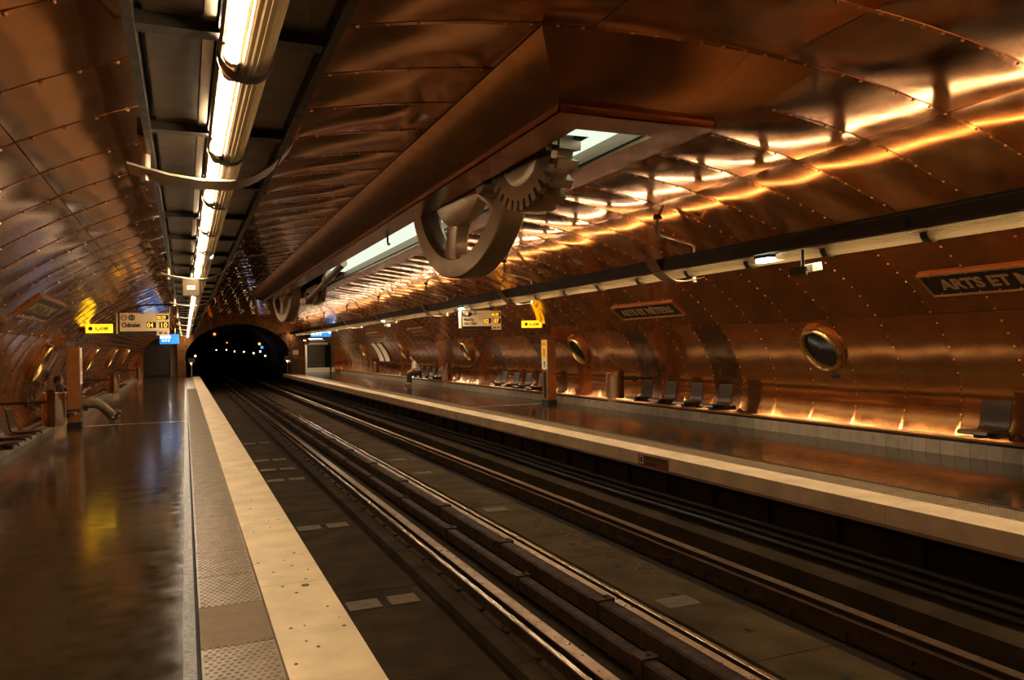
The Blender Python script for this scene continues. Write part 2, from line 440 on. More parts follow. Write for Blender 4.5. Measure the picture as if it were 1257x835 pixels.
# sloped stone skirtings with a dark backing behind
for nm, sg in (('baseboard_right', 1), ('baseboard_left', -1)):
    f = lambda a, b, t, sg=sg: (XC + sg * a, t, b)
    base = MB(); base.prism([(6.655, 0), (6.74, 0), (6.74, .15), (6.67, .15), (6.67, .228), (6.664, .228)], f, -4.6, 57.8)
    bb = struct(base.build(nm, bed_dark))
    t1 = MB(); t1.prism([(6.625, .0), (6.65, 0), (6.662, .195), (6.656, .20), (6.65, .195)], f, .003, DY / 4 - .003)
    me = t1.mesh('skirting_tile', skirt_m)
    for i in range(-8, 128): link('skirting_tile', me, bb, (0, Y0 + i * DY / 4, 0))
    t2 = MB(); t2.prism([(6.625, .0), (6.65, 0), (6.662, .195), (6.656, .20), (6.65, .195)], f, Y0 + 32 * DY, 57.8); t2.build('skirting_beyond', skirt_m, bb)
    lip = MB(); lip.prism([(6.654, .236), (6.69, .236), (6.69, .292), (6.662, .292), (6.652, .27)], f, -4.6, 57.8); lip.build('copper_lip', copper_rib, bb)

# track bed
BZ = -1.05
bed = struct(MB().box(.4, 7.2, -4.7, 120, -1.3, BZ - .05).build('track_bed', bed_dark))
bed_far = mat('lighter track concrete', (0.095, 0.064, 0.028), .9, 0., spec=.12, var=.42, nscale=1.6, bump=.006, bscale=25.)
def slab_row(x0, x1, y0, y1, ln, z, m=bed_m, name='concrete_slab', holes=True, n=999):
    me = MB().box(x0, x1, .004, ln - .004, BZ - .06, z).mesh(name, m)
    hm = MB().box((x0 + x1) / 2 - .035, (x0 + x1) / 2 + .035, -.05, .05, z - .02, z + .0012).mesh('drain_hole', hole_m)
    i = 0; y = y0
    while y < y1 and i < n:
        o = link(name, me, bed, (0, y, random.uniform(-.004, .003)))
        if holes and y < 26: link('drain_hole', hm, o, (0, ln * .5, 0))
        y += ln; i += 1
slab_row(1.52, 2.46, 1.6, 44, 1.22, BZ)
slab_row(4.50, 5.36, 3.0, 46, 1.22, BZ + .01, bed_far)
MB().box(1.52, 2.46, 44, 110, BZ - .06, BZ).build('slab_beyond', bed_m, bed)
MB().box(4.5, 5.36, 46, 110, BZ - .06, BZ).build('slab_beyond', bed_m, bed)
slab_row(2.56, 2.76, 1.6, 40, .46, BZ + .05, bed_m, 'curb_block', False)
MB().box(2.56, 2.76, 40, 110, BZ - .06, BZ + .05).build('curb_beyond', bed_m, bed)
MB().box(.95, 1.42, -2, 110, BZ - .06, BZ - .01).build('side_slab', bed_m, bed)
# painted rectangles on the slabs
for x0, x1, ys in ((1.52, 2.46, (8.3, 12.3, 17.2, 18.8, 20.5, 24.5)), (4.6, 5.2, (6.9, 12.2, 16.6, 18.9))):
    for y in ys:
        m_ = (x0 + x1) / 2
        for a, b in ((x0 + .05, m_ - .07), (m_ + .03, x1 - .12)) if x0 < 3 else ((x0 + .02, x0 + .42),):
            MB().box(a, b, y, y + .30, BZ, BZ + .014).build('paint_patch', paint_m, bed)
for i, (x, y) in enumerate(((5.12, 9.0), (5.1, 9.35), (5.14, 9.7), (5.1, 10.05), (5.16, 10.4), (5.12, 10.8), (5.15, 11.3), (5.13, 8.2), (5.25, 8.35))):
    MB().tube([(x + .10 * math.cos(t) * (1 if i % 2 else .7), y + .12 * math.sin(t), BZ + .015) for t in [k * .6 for k in range(9 + i % 3)]], .010, 4).build('chalk_mark', paint_m, bed)
# bank of ballast and cable ducts under the right platform, and between the tracks
f = lambda a, b, t: (a, t, b)
MB().prism([(6.28, BZ - .06), (6.34, BZ + .20), (6.5, BZ + .26), (6.98, BZ + .36), (6.98, BZ - .06)], f, -4, 110).build('concrete_bank', bed_m, bed)
MB().prism([(3.02, BZ - .06), (3.08, BZ + .02), (3.34, BZ + .03), (3.42, BZ - .06)], f, -2, 110).build('median_strip', bed_m, bed)
for x, z in ((6.56, BZ + .34), (6.70, BZ + .37), (6.84, BZ + .42)):
    cb_ = MB().tube([(x + .02 * math.sin(i * .8), -3 + i * 2.4, z + .012 * math.sin(i * 1.7)) for i in range(44)], .035, 6)
    tag(cb_.build('track_cable', cable_m, smooth=True), {6.56: 'dark cable lying lowest on the bank below the far platform', 6.70: 'dark cable in the middle of three on the bank below the far platform', 6.84: 'dark cable lying highest on the bank under the far platform wall'}[x], 'cable')
def rail(x, label, top, web, zt=-.90):
    t = thing('running_rail', label, 'rail', (x, 0, BZ))
    h = zt - BZ
    f = lambda a, b, t_: (a, t_, b)
    MB().prism([(-.065, -.04), (.065, -.04), (.065, 0), (.015, .02), (.012, h - .035), (.034, h - .03), (.034, h - .004), (-.034, h - .004), (-.034, h - .03), (-.012, h - .035), (-.015, .02), (-.065, 0)], f, -3, 118).build('rail_body', web, t)
    MB().prism([(-.026, h - .005), (.026, h - .005), (.022, h), (-.022, h)], f, -3, 118).build('rail_head', top, t)
    for i in range(56):
        y = 2.0 + i * .72
        MB().box(-.078, .078, y - .05, y + .05, -.045, .03).build('rail_chair', rust, t)
    return t
rail(1.36, 'running rail closest below the near platform edge', rail_m, rust)
rail(2.885, 'bright thin running rail beside the concrete curb blocks of the near track', rail_m, rust)
rail(4.19, 'running rail of the far track on the side of the guide bars', rail_m, rust)
rail(5.72, 'bright running rail of the far track on the far platform side', rail_m, rust)
def rollway(x, wd, label):
    t = thing('rolling_way', label, 'rail', (x, 0, BZ))
    f = lambda a, b, t_: (a, t_, b)
    MB().prism([(-wd, -.04), (wd, -.04), (wd, -.01), (.012, 0), (.012, .12), (wd, .135), (wd, .158), (-wd, .158), (-wd, .135), (-.012, .12), (-.012, 0), (-wd, -.01)], f, -3, 118).build('steel_beam', rust, t)
    MB().box(-wd * .94, wd * .94, -3, 118, .157, .163).build('worn_top', rollway_m, t)
rollway(3.03, .062, 'broad worn steel rolling way next to the bright rail of the near track')
rollway(4.03, .045, 'narrow steel rolling way behind the second guide bar')
rollway(5.90, .060, 'broad grey rolling way beside the far track rail, nearer the far platform')
def guide(x, z, hw, hh, label, ys):
    t = thing('guide_bar', label, 'guide bar', (x, 0, BZ))
    f = lambda a, b, t_: (a, t_, b)
    MB().prism([(-hw, z), (-hw, z + hh), (-hw + .03, z + hh + .012), (hw - .03, z + hh + .012), (hw, z + hh), (hw, z + hh - .03), (-hw + .05, z + hh - .035), (-hw + .05, z + .03), (hw, z + .03), (hw, z)], f, -3, 118).build('channel_beam', rust, t)
    for y in ys:
        b = MB(); b.box(-hw * .7, hw * .7, y - .05, y + .05, -.05, z + .02); b.box(-hw - .015, hw + .02, y - .07, y + .07, z - .015, z + hh + .03)
        b.build('bracket', rust, t)
        MB().tube([(hw * .4, y, z + hh + .02), (hw * .4, y, z + hh + .045)], .02, 6).build('bolt', rust, t)
guide(3.50, .02, .07, .13, 'dark guide bar along the near track', [3.0 + 2.6 * i for i in range(16)])
guide(3.82, .05, .085, .16, 'dark guide bar of the far track with heavy joint brackets', [4.3 + 2.6 * i for i in range(16)])
for x, y, a, nm in ((6.02, 5.3, .12, 'small pale litter scrap lying under the bank by the far track'), (3.30, 9.2, .05, 'white paper scrap between guide bar and rolling way'), (2.80, 7.1, .03, 'tiny crumpled orange scrap on the curb blocks')):
    b = MB(); rows = [[(x + a * (i / 4 - .5) + .01 * math.sin(i * 3 + j), y + a * (j / 3 - .5), BZ + .05 + .02 * math.sin(i * 2.1 + j * 1.3)) for j in range(4)] for i in range(5)]
    b.strip(rows); tag(b.build('paper_scrap', paint_m), nm, 'litter')
# notice plate on the far platform fascia
t = thing('fascia_notice', 'red brown notice plate with a small white pictogram on the far platform fascia', 'sign', (ER - .002, 10.35, -.12), 0)
MB().box(-.004, .008, -.42, .42, -.085, .085).build('plate', wood_red, t)
MB().box(-.007, -.003, .27, .38, -.06, .075).build('pictogram', white_m, t)
MB().box(-.009, -.006, .30, .35, -.03, .05).build('pictogram_figure', black_ink, t)
for j, (a, b) in enumerate(((-.36, .22), (-.10, .22))):
    text('lettering', ('DANGER DE MORT', 'Passage interdit')[j], .07, black_ink, t, Matrix.Translation((-.006, .23, .015 - j * .07)) @ Matrix(((0, 0, -1, 0), (-1, 0, 0, 0), (0, 1, 0, 0), (0, 0, 0, 1))), .001, width=b - a)

# ------------------------------------------------------------------ ceiling coffer with lit panel
CX = 3.728
cof = thing('skylight_coffer', 'long copper ceiling coffer over the tracks with gears hanging from its lit slot', 'ceiling coffer', (CX, 5.1, 3.70))
def loc(x, y, z): return (x - CX, y - 5.1, z - 3.70)
YA, YB, YC, YD = 5.13, 5.88, 33.0, 33.9
zt = 3.765
def zL(y): return vz(-1.29)
XL0, XR0, XL1, XR1 = CX - 1.29, CX + 1.34, CX - .79, CX + .82
xs_ = lambda x: vz(x - CX) - .004
nseg = 9
for i in range(nseg):      # side sheets, one per length
    y0, y1 = YB - .1 + (YC - YB + .1) * i / nseg, YB - .1 + (YC - YB + .1) * (i + 1) / nseg
    for xo, xi in ((XL0, XL1), (XR0, XR1)):
        yy0 = YA if i == 0 else y0
        rows = []
        for q in range(7):
            u = q / 6; x = xo + (xi - xo) * u; z = xs_(xo) + (zt - xs_(xo)) * u + .018 * math.sin(math.pi * u) * -1
            ya = (YA + (YB - YA) * u) if i == 0 else y0 + .003
            yb = y1 - .003 if i < nseg - 1 else YC + (YD - YC) * (1 - u)
            rows.append([loc(x, ya + (yb - ya) * j / 6, z) for j in range(7)])
        MB().strip(rows).build('side_sheet', copper_box, cof, smooth=True)
for y_o, y_i, n in ((YA, YB, 'end_sheet'), (YD, YC, 'end_sheet')):
    for (xa0, xb0, xa1, xb1) in ((XL0, CX + .6, XL1, CX + .35), (CX + .603, XR0, CX + .353, XR1)):
        rows = []
        for q in range(9):
            u = q / 8; row = []
            for j in range(13):
                v = j / 12
                xo = xa0 + (xb0 - xa0) * v; xi = xa1 + (xb1 - xa1) * v
                x = xo + (xi - xo) * u
                z = xs_(xo) + (zt - xs_(xo)) * u - .05 * math.sin(math.pi * u)
                row.append(loc(x, y_o + (y_i - y_o) * u, z))
            rows.append(row)
        MB().strip(rows).build(n, copper_box, cof, smooth=True)
OX0, OX1, OY0, OY1 = CX - .41, CX + .405, 6.30, 32.4
fz0, fz1 = 3.695, zt
for a in ((XL1, XL1 + .012, YB, YC), (XR1 - .012, XR1, YB, YC), (XL1, XR1, YB, YB + .012), (XL1, XR1, YC - .012, YC)):
    MB().box(*[q for pair in zip(loc(a[0], a[2], fz0), loc(a[1], a[3], fz1)) for q in pair]).build('fascia', copper_box, cof)
for i in range(nseg):
    y0, y1 = YB + (YC - YB) * i / nseg, YB + (YC - YB) * (i + 1) / nseg
    for a, b in ((XL1, OX0), (OX1, XR1)):
        MB().box(*[q for pair in zip(loc(a, y0 + .002, fz0), loc(b, y1 - .002, fz0 + .01)) for q in pair]).build('soffit_sheet', copper_box, cof)
for y0, y1 in ((YB, OY0), (OY1, YC)):
    MB().box(*[q for pair in zip(loc(OX0, y0, fz0), loc(OX1, y1, fz0 + .01)) for q in pair]).build('soffit_sheet', copper_box, cof)
PZ = 3.89
inner = mat('pale slot lining', (0.34, 0.26, 0.16), .45, .3, var=.1, nscale=2.)
MB().box(*[q for pair in zip(loc(OX1, OY0, fz0 + .01), loc(OX1 + .015, OY1, PZ + .02)) for q in pair]).build('slot_lining', inner, cof)
MB().box(*[q for pair in zip(loc(OX1 - .018, OY0, fz0 + .045), loc(OX1, OY1, fz0 + .055)) for q in pair]).build('slot_bead', blackm, cof)
MB().box(*[q for pair in zip(loc(OX0 - .015, OY0, fz0 + .01), loc(OX0, OY1, 6.3)) for q in pair]).build('slot_back', blackm, cof)
MB().box(*[q for pair in zip(loc(OX0, OY0 - .015, fz0 + .01), loc(OX1, OY0, PZ + .02)) for q in pair]).build('slot_lining', inner, cof)
MB().box(*[q for pair in zip(loc(OX0, OY0, 6.28), loc(OX1 + .1, OY1, 6.3)) for q in pair]).build('slot_roof', blackm, cof)
MB().box(*[q for pair in zip(loc(OX1 + .016, OY0, PZ), loc(OX1 + .03, OY1, 6.3)) for q in pair]).build('slot_back', blackm, cof)
MB().box(*[q for pair in zip(loc(OX0, OY1, fz0), loc(OX1, OY1 + .015, 6.3)) for q in pair]).build('slot_back', blackm, cof)
MB().box(*[q for pair in zip(loc(OX0, OY0 - .03, PZ), loc(OX1, OY0 - .015, 6.3)) for q in pair]).build('slot_back', blackm, cof)
def lit(x0, x1, y0, y1):
    n = max(1, int((y1 - y0) / 1.5))
    for i in range(n):
        a, b = y0 + (y1 - y0) * i / n, y0 + (y1 - y0) * (i + 1) / n
        MB().box(*[q for pair in zip(loc(x0, a + .006, PZ), loc(x1, b - .006, PZ + .02)) for q in pair]).build('light_panel', sky_m, cof)
lit(OX0 + .02, OX1 - .002, OY0, 7.15); lit(3.95, OX1 - .002, 7.15, 12.2); lit(OX0 + .02, OX1 - .002, 12.2, 21.8)
# lamps seen from below: mechanism parts
BETA = R(-8)
ea = Vector((math.sin(BETA), math.cos(BETA), 0)); na = Vector((math.cos(BETA), -math.sin(BETA), 0)); zz = Vector((0, 0, 1))
def wf(c): return lambda a, b, t: tuple(ea * a + zz * b + na * t)
def wheel(label, c, Rr, loc_):
    t = thing('spoked_wheel', label, 'wheel', loc_)
    fn = wf(c)
    MB().lathe([(Rr - .26, .0), (Rr - .02, 0), (Rr, .02), (Rr, .33), (Rr - .02, .35), (Rr - .26, .35), (Rr - .27, .33), (Rr - .27, .02), (Rr - .26, 0)], fn, 72).build('rim', gearmetal, t, smooth=True, auto=35)
    MB().lathe([(Rr - .27, .10), (Rr - .33, .10), (Rr - .33, .26), (Rr - .27, .26)], fn, 72).build('inner_flange', gearmetal, t, smooth=True, auto=35)
    MB().lathe([(.02, -.13), (Rr * .30, -.12), (Rr * .45, -.06), (Rr * .53, .02), (Rr * .535, .10), (Rr * .50, .22), (.02, .24)], fn, 56).build('hub_dish', gearmetal, t, smooth=True, auto=40)
    for k in range(5):
        a = R(-90 + 14 + 72 * k); ca, sa = math.cos(a), math.sin(a)
        rows = []
        for i in range(7):
            u = i / 6; r = Rr * .48 + (Rr * .83 - Rr * .48) * u
            hw = .13 + .10 * (abs(u - .45) / .55) ** 2
            ring = [(-hw, .06), (-hw * .6, .02), (hw * .6, .02), (hw, .06), (hw, .24), (hw * .6, .28), (-hw * .6, .28), (-hw, .24)]
            rows.append([fn(ca * r - sa * q, sa * r + ca * q, tt) for q, tt in ring])
        MB().strip(rows, close=True).build('spoke', gearmetal, t, smooth=True, auto=40)
    return t
wheel('large spoked metal wheel hanging out of the ceiling coffer, behind the toothed gear', None, 1.55, (3.50, 10.3, 4.24))
wheel('distant spoked wheel below the far end of the ceiling coffer', None, 1.60, (3.50, 31.4, 4.45))
def gear_poly(n, r0, r1, duty=.55):
    out = []
    for i in range(n):
        a = 2 * math.pi * i / n; w_ = 2 * math.pi / n
        for q, r in ((0, r0), (.06, r1), (duty - .03, r1), (duty + .03, r0)): out.append((r * math.cos(a + q * w_), r * math.sin(a + q * w_)))
    return out
t = thing('gear_wheel', 'toothed gear wheel in the lit slot of the ceiling coffer', 'gear', (3.50, 8.03, 3.93))
fn = wf(None)
def gear_part(name, n, r0, r1, t0, t1, duty):
    poly = gear_poly(n, r0, r1, duty); m_ = len(poly)
    mb = MB(); vs = [fn(a, b, t0) for a, b in poly] + [fn(a, b, t1) for a, b in poly] + [fn(0, 0, t0), fn(0, 0, t1)]
    fs = [(i, (i + 1) % m_, m_ + (i + 1) % m_, m_ + i) for i in range(m_)] + [(2 * m_, (i + 1) % m_, i) for i in range(m_)] + [(2 * m_ + 1, m_ + i, m_ + (i + 1) % m_) for i in range(m_)]
    mb.add(vs, fs); return mb.build(name, gearmetal, t)
gear_part('front_gear', 30, .56, .675, 0, .07, .62)
gear_part('rear_gear', 20, .55, .69, .085, .36, .56)
MB().lathe([(.02, -.03), (.30, -.03), (.37, -.012), (.40, .0)], fn, 40).build('gear_face', gearmetal, t, smooth=True, auto=40)
MB().lathe([(.0, -.034), (.085, -.034), (.085, -.028)], fn, 24).build('axle_hole', blackm, t)
t = thing('pinion_shaft', 'small round shaft end beside the gear teeth in the coffer slot', 'shaft', (3.42, 9.0, 3.72))
MB().lathe([(.0, -.06), (.10, -.05), (.13, 0), (.13, .4), (0, .42)], fn, 20).build('shaft_drum', gearmetal, t, smooth=True, auto=40)
# connecting rod and bracket
t = thing('connecting_rod', 'thick connecting rod slanting down from the coffer slot to a bracket plate', 'rod', (3.55, 21.0, 3.7))
MB().tube([(0, -2.2, .1), (0, 3.6, -.38)], .085, 12).build('rod', gearmetal, t, smooth=True, auto=50)
MB().tube([(0, -.3, -.02), (0, .3, -.07)], .13, 12).build('rod_collar', gearmetal, t, smooth=True, auto=50)
MB().lathe([(.06, -.1), (.17, -.1), (.17, .1), (.06, .1), (.06, -.1)], lambda a, b, h: (h, 3.6 + a, -.38 + b), 20).build('rod_eye', gearmetal, t, smooth=True, auto=40)
t = thing('bracket_plate', 'pale bracket plate carrying the connecting rod under the coffer', 'bracket', (3.70, 24.6, 3.695))
MB().prism([(-.9, 0), (1.2, 0), (1.05, -.40), (.7, -.50), (-.7, -.46)], lambda a, b, tt: (tt, a, b), -.06, .02).build('plate', alu, t)
MB().prism([(-1.1, 0), (1.5, 0), (.9, -.52), (-.8, -.5)], lambda a, b, tt: (tt, a, b), .08, .22).build('rear_plate', gearmetal, t)
for a, b in ((-.6, -.3), (.6, -.3), (0, -.12)): MB().tube([(-.09, a, b), (-.05, a, b)], .035, 8).build('bolt', gearmetal, t)
t = thing('slot_hook', 'small dark hook under the left lip of the coffer slot', 'hook', (3.30, 13.4, 3.69))
MB().tube([(0, 0, .02), (0, 0, -.10), (.02, .03, -.14), (.05, .05, -.12)], .018, 8).build('hook', dark_metal, t, smooth=True)

# ------------------------------------------------------------------ light gantries
GZ, GT = 2.86, 3.06
BAY, GY0 = 1.40, 3.03
def gantry(cx, sg, label):
    # sg: +1 the wall lies at smaller x (left gantry), local x grows towards the track
    t = thing('light_gantry', label, 'light gantry', (cx, 0, GZ))
    X = lambda a: sg * a
    def bx(mb, a, b, y0, y1, z0, z1):
        x0, x1 = sorted((X(a), X(b))); return mb.box(x0, x1, y0, y1, z0, z1)
    yA, yB = GY0 - 4 * BAY, 57.5
    bx(MB(), -.36, -.325, yA, yB, .0, .16).build('side_rail', dark_metal, t)
    bx(MB(), .325, .36, yA, yB, .0, .16).build('side_rail', dark_metal, t)
    bx(MB(), .30, .345, yA, yB, .165, .20).build('upper_rail', dark_metal, t)
    bx(MB(), -.34, -.02, yA, yB, .15, .16).build('top_cover', dark_metal, t)
    bx(MB(), .12, .34, yA, yB, .15, .16).build('top_cover', dark_metal, t)
    n = int((yB - yA) / BAY)
    def sh(a, b, z0, z1, m, nm): 
        return bx(MB(), a, b, .05, BAY - .05, z0, z1).mesh(nm, m)
    m_l = sh(-.30, -.105, .062, .07, sheet, 'sheet_panel'); m_r = sh(.165, .32, .062, .07, sheet, 'sheet_panel')
    m_s = sh(-.10, -.06, .052, .06, alu, 'bright_strip'); m_d = sh(-.052, -.038, .03, .11, dark_metal, 'divider'); m_s2 = sh(-.034, -.022, .05, .056, copper, 'copper_strip')
    m_x = sh(.13, .15, .02, .10, dark_metal, 'divider')
    cb = MB(); bx(cb, -.36, .36, -.04, .04, .02, .085)
    m_cb = cb.mesh('cross_bar', dark_metal)
    bo = MB(); rows = []
    for i in range(9):
        a = math.pi * (1 + i / 8); rows.append([(X(.05 + .105 * math.cos(a)), y, -.025 + .105 * math.sin(a)) for y in (-.045, .045)])
    bo.strip(rows); m_bo = bo.mesh('saddle', dark_metal, True)
    df = MB(); rows = []
    for i in range(25):
        a = math.pi * (1.30 + .95 * i / 24); r = .089 if i % 2 else .079
        rows.append([(X(.05 + r * math.cos(a)), y, -.025 + r * math.sin(a)) for y in (.0, BAY)])
    df.strip(rows); m_df = df.mesh('ribbed_diffuser', diffuser)
    tb = MB().tube([(X(-.002), .10, -.072), (X(-.002), BAY - .10, -.072)], .033, 10); m_tb = tb.mesh('lit_tube', tube_m, True, 50)
    ec = MB().tube([(X(-.002), .06, -.072), (X(-.002), .10, -.072)], .036, 10); m_ec = ec.mesh('tube_cap', alu)
    rf = MB(); rows = []
    for i in range(9):
        a = math.pi * (.2 + .95 * i / 8); rows.append([(X(.03 + .085 * math.cos(a)), y, -.04 + .075 * math.sin(a)) for y in (.05, BAY - .05)])
    rf.strip(rows); m_rf = rf.mesh('reflector', alu, True)
    am = MB().tube([(X(-.30), .0, .20), (X(-.30), BAY, .20)], .014, 6); m_am = am.mesh('added_amber_strip', amber_m, True, 50)  # glowing line added so the vault mirrors an orange streak
    ub = MB().tube([(X(.08), .12, .225), (X(.08), BAY - .12, .225)], .010, 5); m_ub = ub.mesh('added_upper_tube', up_m, True, 50)  # extra tubes on top, put in to give the vault white reflections
    for i in range(n):
        y = yA + i * BAY
        for nm, me in (('sheet_panel', m_l), ('sheet_panel', m_r), ('bright_strip', m_s), ('divider', m_d), ('copper_strip', m_s2), ('divider', m_x), ('ribbed_diffuser', m_df), ('lit_tube', m_tb), ('tube_cap', m_ec), ('reflector', m_rf), ('added_upper_tube', m_ub), ('added_amber_strip', m_am)):
            if nm == 'added_amber_strip' and sg > 0: continue
            if y > 36 and nm in ('divider', 'copper_strip', 'tube_cap', 'sheet_panel'): continue
            link(nm, me, t, (0, y, 0))
        if y < 36: link('tube_cap', m_ec, t, (0, y + BAY - .16, 0))
        o = link('cross_bar', m_cb, t, (0, y, 0)); link('saddle', m_bo, o)
    return t, bx, X
hoop_l = [-1.55 + 6.45 * i for i in range(1, 9)]; hoop_r = [4.05 + 6.45 * i for i in range(1, 8)]
GXL, GXR = .18, 2 * 3.728 - .18
for cx, sg, label, hs in ((GXL, 1, 'dark ceiling light gantry with fluorescent tubes above the near platform edge', hoop_l), (GXR, -1, 'dark ceiling light gantry with fluorescent tubes above the far platform', hoop_r)):
    t, bx, X = gantry(cx, sg, label)
    pts = [(-.46, -.085), (-.40, -.10), (-.25, -.135), (-.08, -.155), (.08, -.15), (.20, -.115), (.30, -.05), (.38, .03), (.44, .11), (.48, .20)]
    hb = MB(); rows = []
    for x, z in pts: rows.append([(X(x), y, z + dz) for y, dz in ((-.14, 0), (.14, 0), (.14, .012), (-.14, .012))])
    hb.strip(rows, close=True); hm = hb.mesh('hoop_band', alu, True, 40)
    pm = MB().tube([(X(-.37), .0, .20), (X(-.37), 0, -.13)], .026, 10).tube([(X(-.37), 0, -.13), (X(-.37), 0, -.15)], .034, 10).mesh('hoop_post', alu, True, 50)
    em = MB().box(*sorted((X(-.41), X(-.33))), -.05, .05, .10, .20).mesh('hoop_clamp', dark_metal)
    # ceiling hanger: flange on the vault, drop, cranked arm, drop to the rail
    xa = .32; ztop = vz(cx + sg * xa - XC) - GZ
    hg = MB().tube([(X(xa), 0, ztop), (X(xa), 0, ztop - .24), (X(xa - .06), 0, ztop - .28), (X(-.30), 0, ztop - .40), (X(-.37), 0, ztop - .45), (X(-.37), 0, .18)], .024, 10)
    hg2 = MB().tube([(X(xa), 0, ztop + .02), (X(xa), 0, ztop - .03)], .07, 12)
    mh = hg.mesh('hanger', hang_m, True, 50); mf = hg2.mesh('flange', dark_metal)
    for y in hs:
        o = link('hoop_band', hm, t, (0, y, 0)); link('hoop_post', pm, t, (0, y, 0)); link('hoop_clamp', em, t, (0, y, 0))
        o = link('hanger', mh, t, (0, y, 0)); link('flange', mf, o)
# emergency lamps
def emergency(x, y, z, label):
    t = thing('emergency_lamp', label, 'lamp', (x, y, z), 0, 'emergency lamps under the gantries')
    MB().box(-.06, .06, -.13, .13, -.03, .025).build('diffuser', emer_m, t, bevel=.012)
    MB().box(-.065, .065, -.14, .14, .025, .06).build('housing', dark_metal, t)
emergency(7.10, 8.2, 2.80, 'small bright white emergency lamp beside the twin camera')
emergency(7.15, 20.6, 2.80, 'small bright white emergency lamp above the far direction board')
emergency(7.15, 29.9, 2.80, 'small bright white emergency lamp, third along the far gantry')
emergency(.24, 9.2, 2.80, 'small bright white emergency lamp under the near gantry')
# box with a small label under the near gantry
t = thing('junction_box', 'brown box with a small white label hanging under the near gantry', 'box', (.09, 11.3, 2.60))
MB().box(-.11, .11, -.06, .06, -.12, .12).build('housing', sheet, t, bevel=.01)
MB().box(-.05, .05, -.064, -.06, -.03, .02).build('label_plate', white_paint, t)
MB().box(-.03, .02, -.066, -.063, -.012, .004).build('label_mark', black_ink, t)
MB().tube([(0, 0, .12), (0, 0, .30)], .02, 8).build('stem', dark_metal, t)
# twin surveillance camera under the far gantry
def cctv(x, y, z, label, two=True, dark=False):
    t = thing('surveillance_camera', label, 'camera', (x, y, z))
    MB().tube([(0, 0, .26), (0, 0, .02)], .018, 8).build('drop_tube', dark_metal, t)
    MB().lathe([(0, .05), (.05, .04), (.06, 0), (.05, -.04), (0, -.055)], lambda a, b, h: (a, b, h), 14).build('joint', dark_metal, t, smooth=True)
    for s, nm, rz, m_ in ((1, 'camera_body', R(-20), alu), (-1, 'camera_body', R(35), sheet))[:2 if two else 1]:
        M = Matrix.Translation((.09 * s, -.03, .03 if s > 0 else -.03)) @ Matrix.Rotation(rz, 4, 'Z') @ Matrix.Rotation(R(-8 * s), 4, 'Y')
        b = MB().box(-.02 if s > 0 else -.11, .11 if s > 0 else .02, -.10, .10, -.05, .05, M).build(nm, dark_metal if dark else m_, t, bevel=.006)
        MB().box(*((.02, .08) if s > 0 else (-.08, -.04)), -.104, -.10, -.035, -.005, M).build('lens_window', plate_black if dark else white_paint, b)
cctv(7.10, 7.53, 2.60, 'twin surveillance camera on a drop tube under the far gantry')
cctv(7.6, 21.2, 2.68, 'dark round surveillance camera hanging before the far direction board', True, True)
cctv(7.3, 30.3, 2.6, 'small surveillance camera farthest along the far gantry', False)

# ------------------------------------------------------------------ wall frames
def wall_frame(side, y, z, off=0.):
    s = s_of_z(z)
    x, zz_, nx, nz = prof(s)
    if side == 'left': x = 2 * XC - x; nx = -nx
    n = Vector((nx, 0, nz)); ex = Vector((0, -1, 0)) if side == 'right' else Vector((0, 1, 0)); ey = n.cross(ex)
    p = Vector((x, y, zz_)) + n * off
    return Matrix(((ex.x, ey.x, n.x, p.x), (ex.y, ey.y, n.y, p.y), (ex.z, ey.z, n.z, p.z), (0, 0, 0, 1)))
# nameplates
def nameplate(side, y, label):
    t = thing('station_nameplate', label, 'sign', M=wall_frame(side, y, 2.47, .02))
    wd, h = 1.24, .205
    MB().box(-wd, wd, -h, h, -.012, .012).build('plate', plate_black, t)
    f = MB()
    for a in ((-wd - .015, wd + .015, h - .012, h + .022), (-wd - .015, wd + .015, -h - .022, -h + .012), (-wd - .022, -wd + .012, -h - .02, h + .02), (wd - .012, wd + .022, -h - .02, h + .02)):
        f.box(a[0], a[1], a[2], a[3], -.02, .035)
    f.build('frame', copper_rib, t, bevel=.008)
    text('lettering', 'ARTS ET M\u00c9TIERS', .27, gold_let, t, Matrix.Translation((-1.02, -.095, .014)), .006, width=2.04, offset=.008)
    for k in range(9):
        x = -1.1 + k * .275
        MB().lathe([(.011, .012), (.008, .019), (0, .021)], lambda a, b, hh, x=x: (x + a, h - .03 + b, hh), 6).build('rivet', rivet_m, t)
        MB().lathe([(.011, .012), (.008, .019), (0, .021)], lambda a, b, hh, x=x: (x + a, -h + .03 + b, hh), 6).build('rivet', rivet_m, t)
nameplate('right', 6.52, 'station nameplate on the far wall cut by the picture edge, above the single seat')
nameplate('right', 14.92, 'station nameplate on the far wall above the four seats and bin')
nameplate('right', 33.4, 'small distant station nameplate on the far wall beyond the direction board')
nameplate('right', 42.0, 'most distant station nameplate on the far wall above the white posters')
nameplate('left', 14.25, 'station nameplate on the near platform wall')
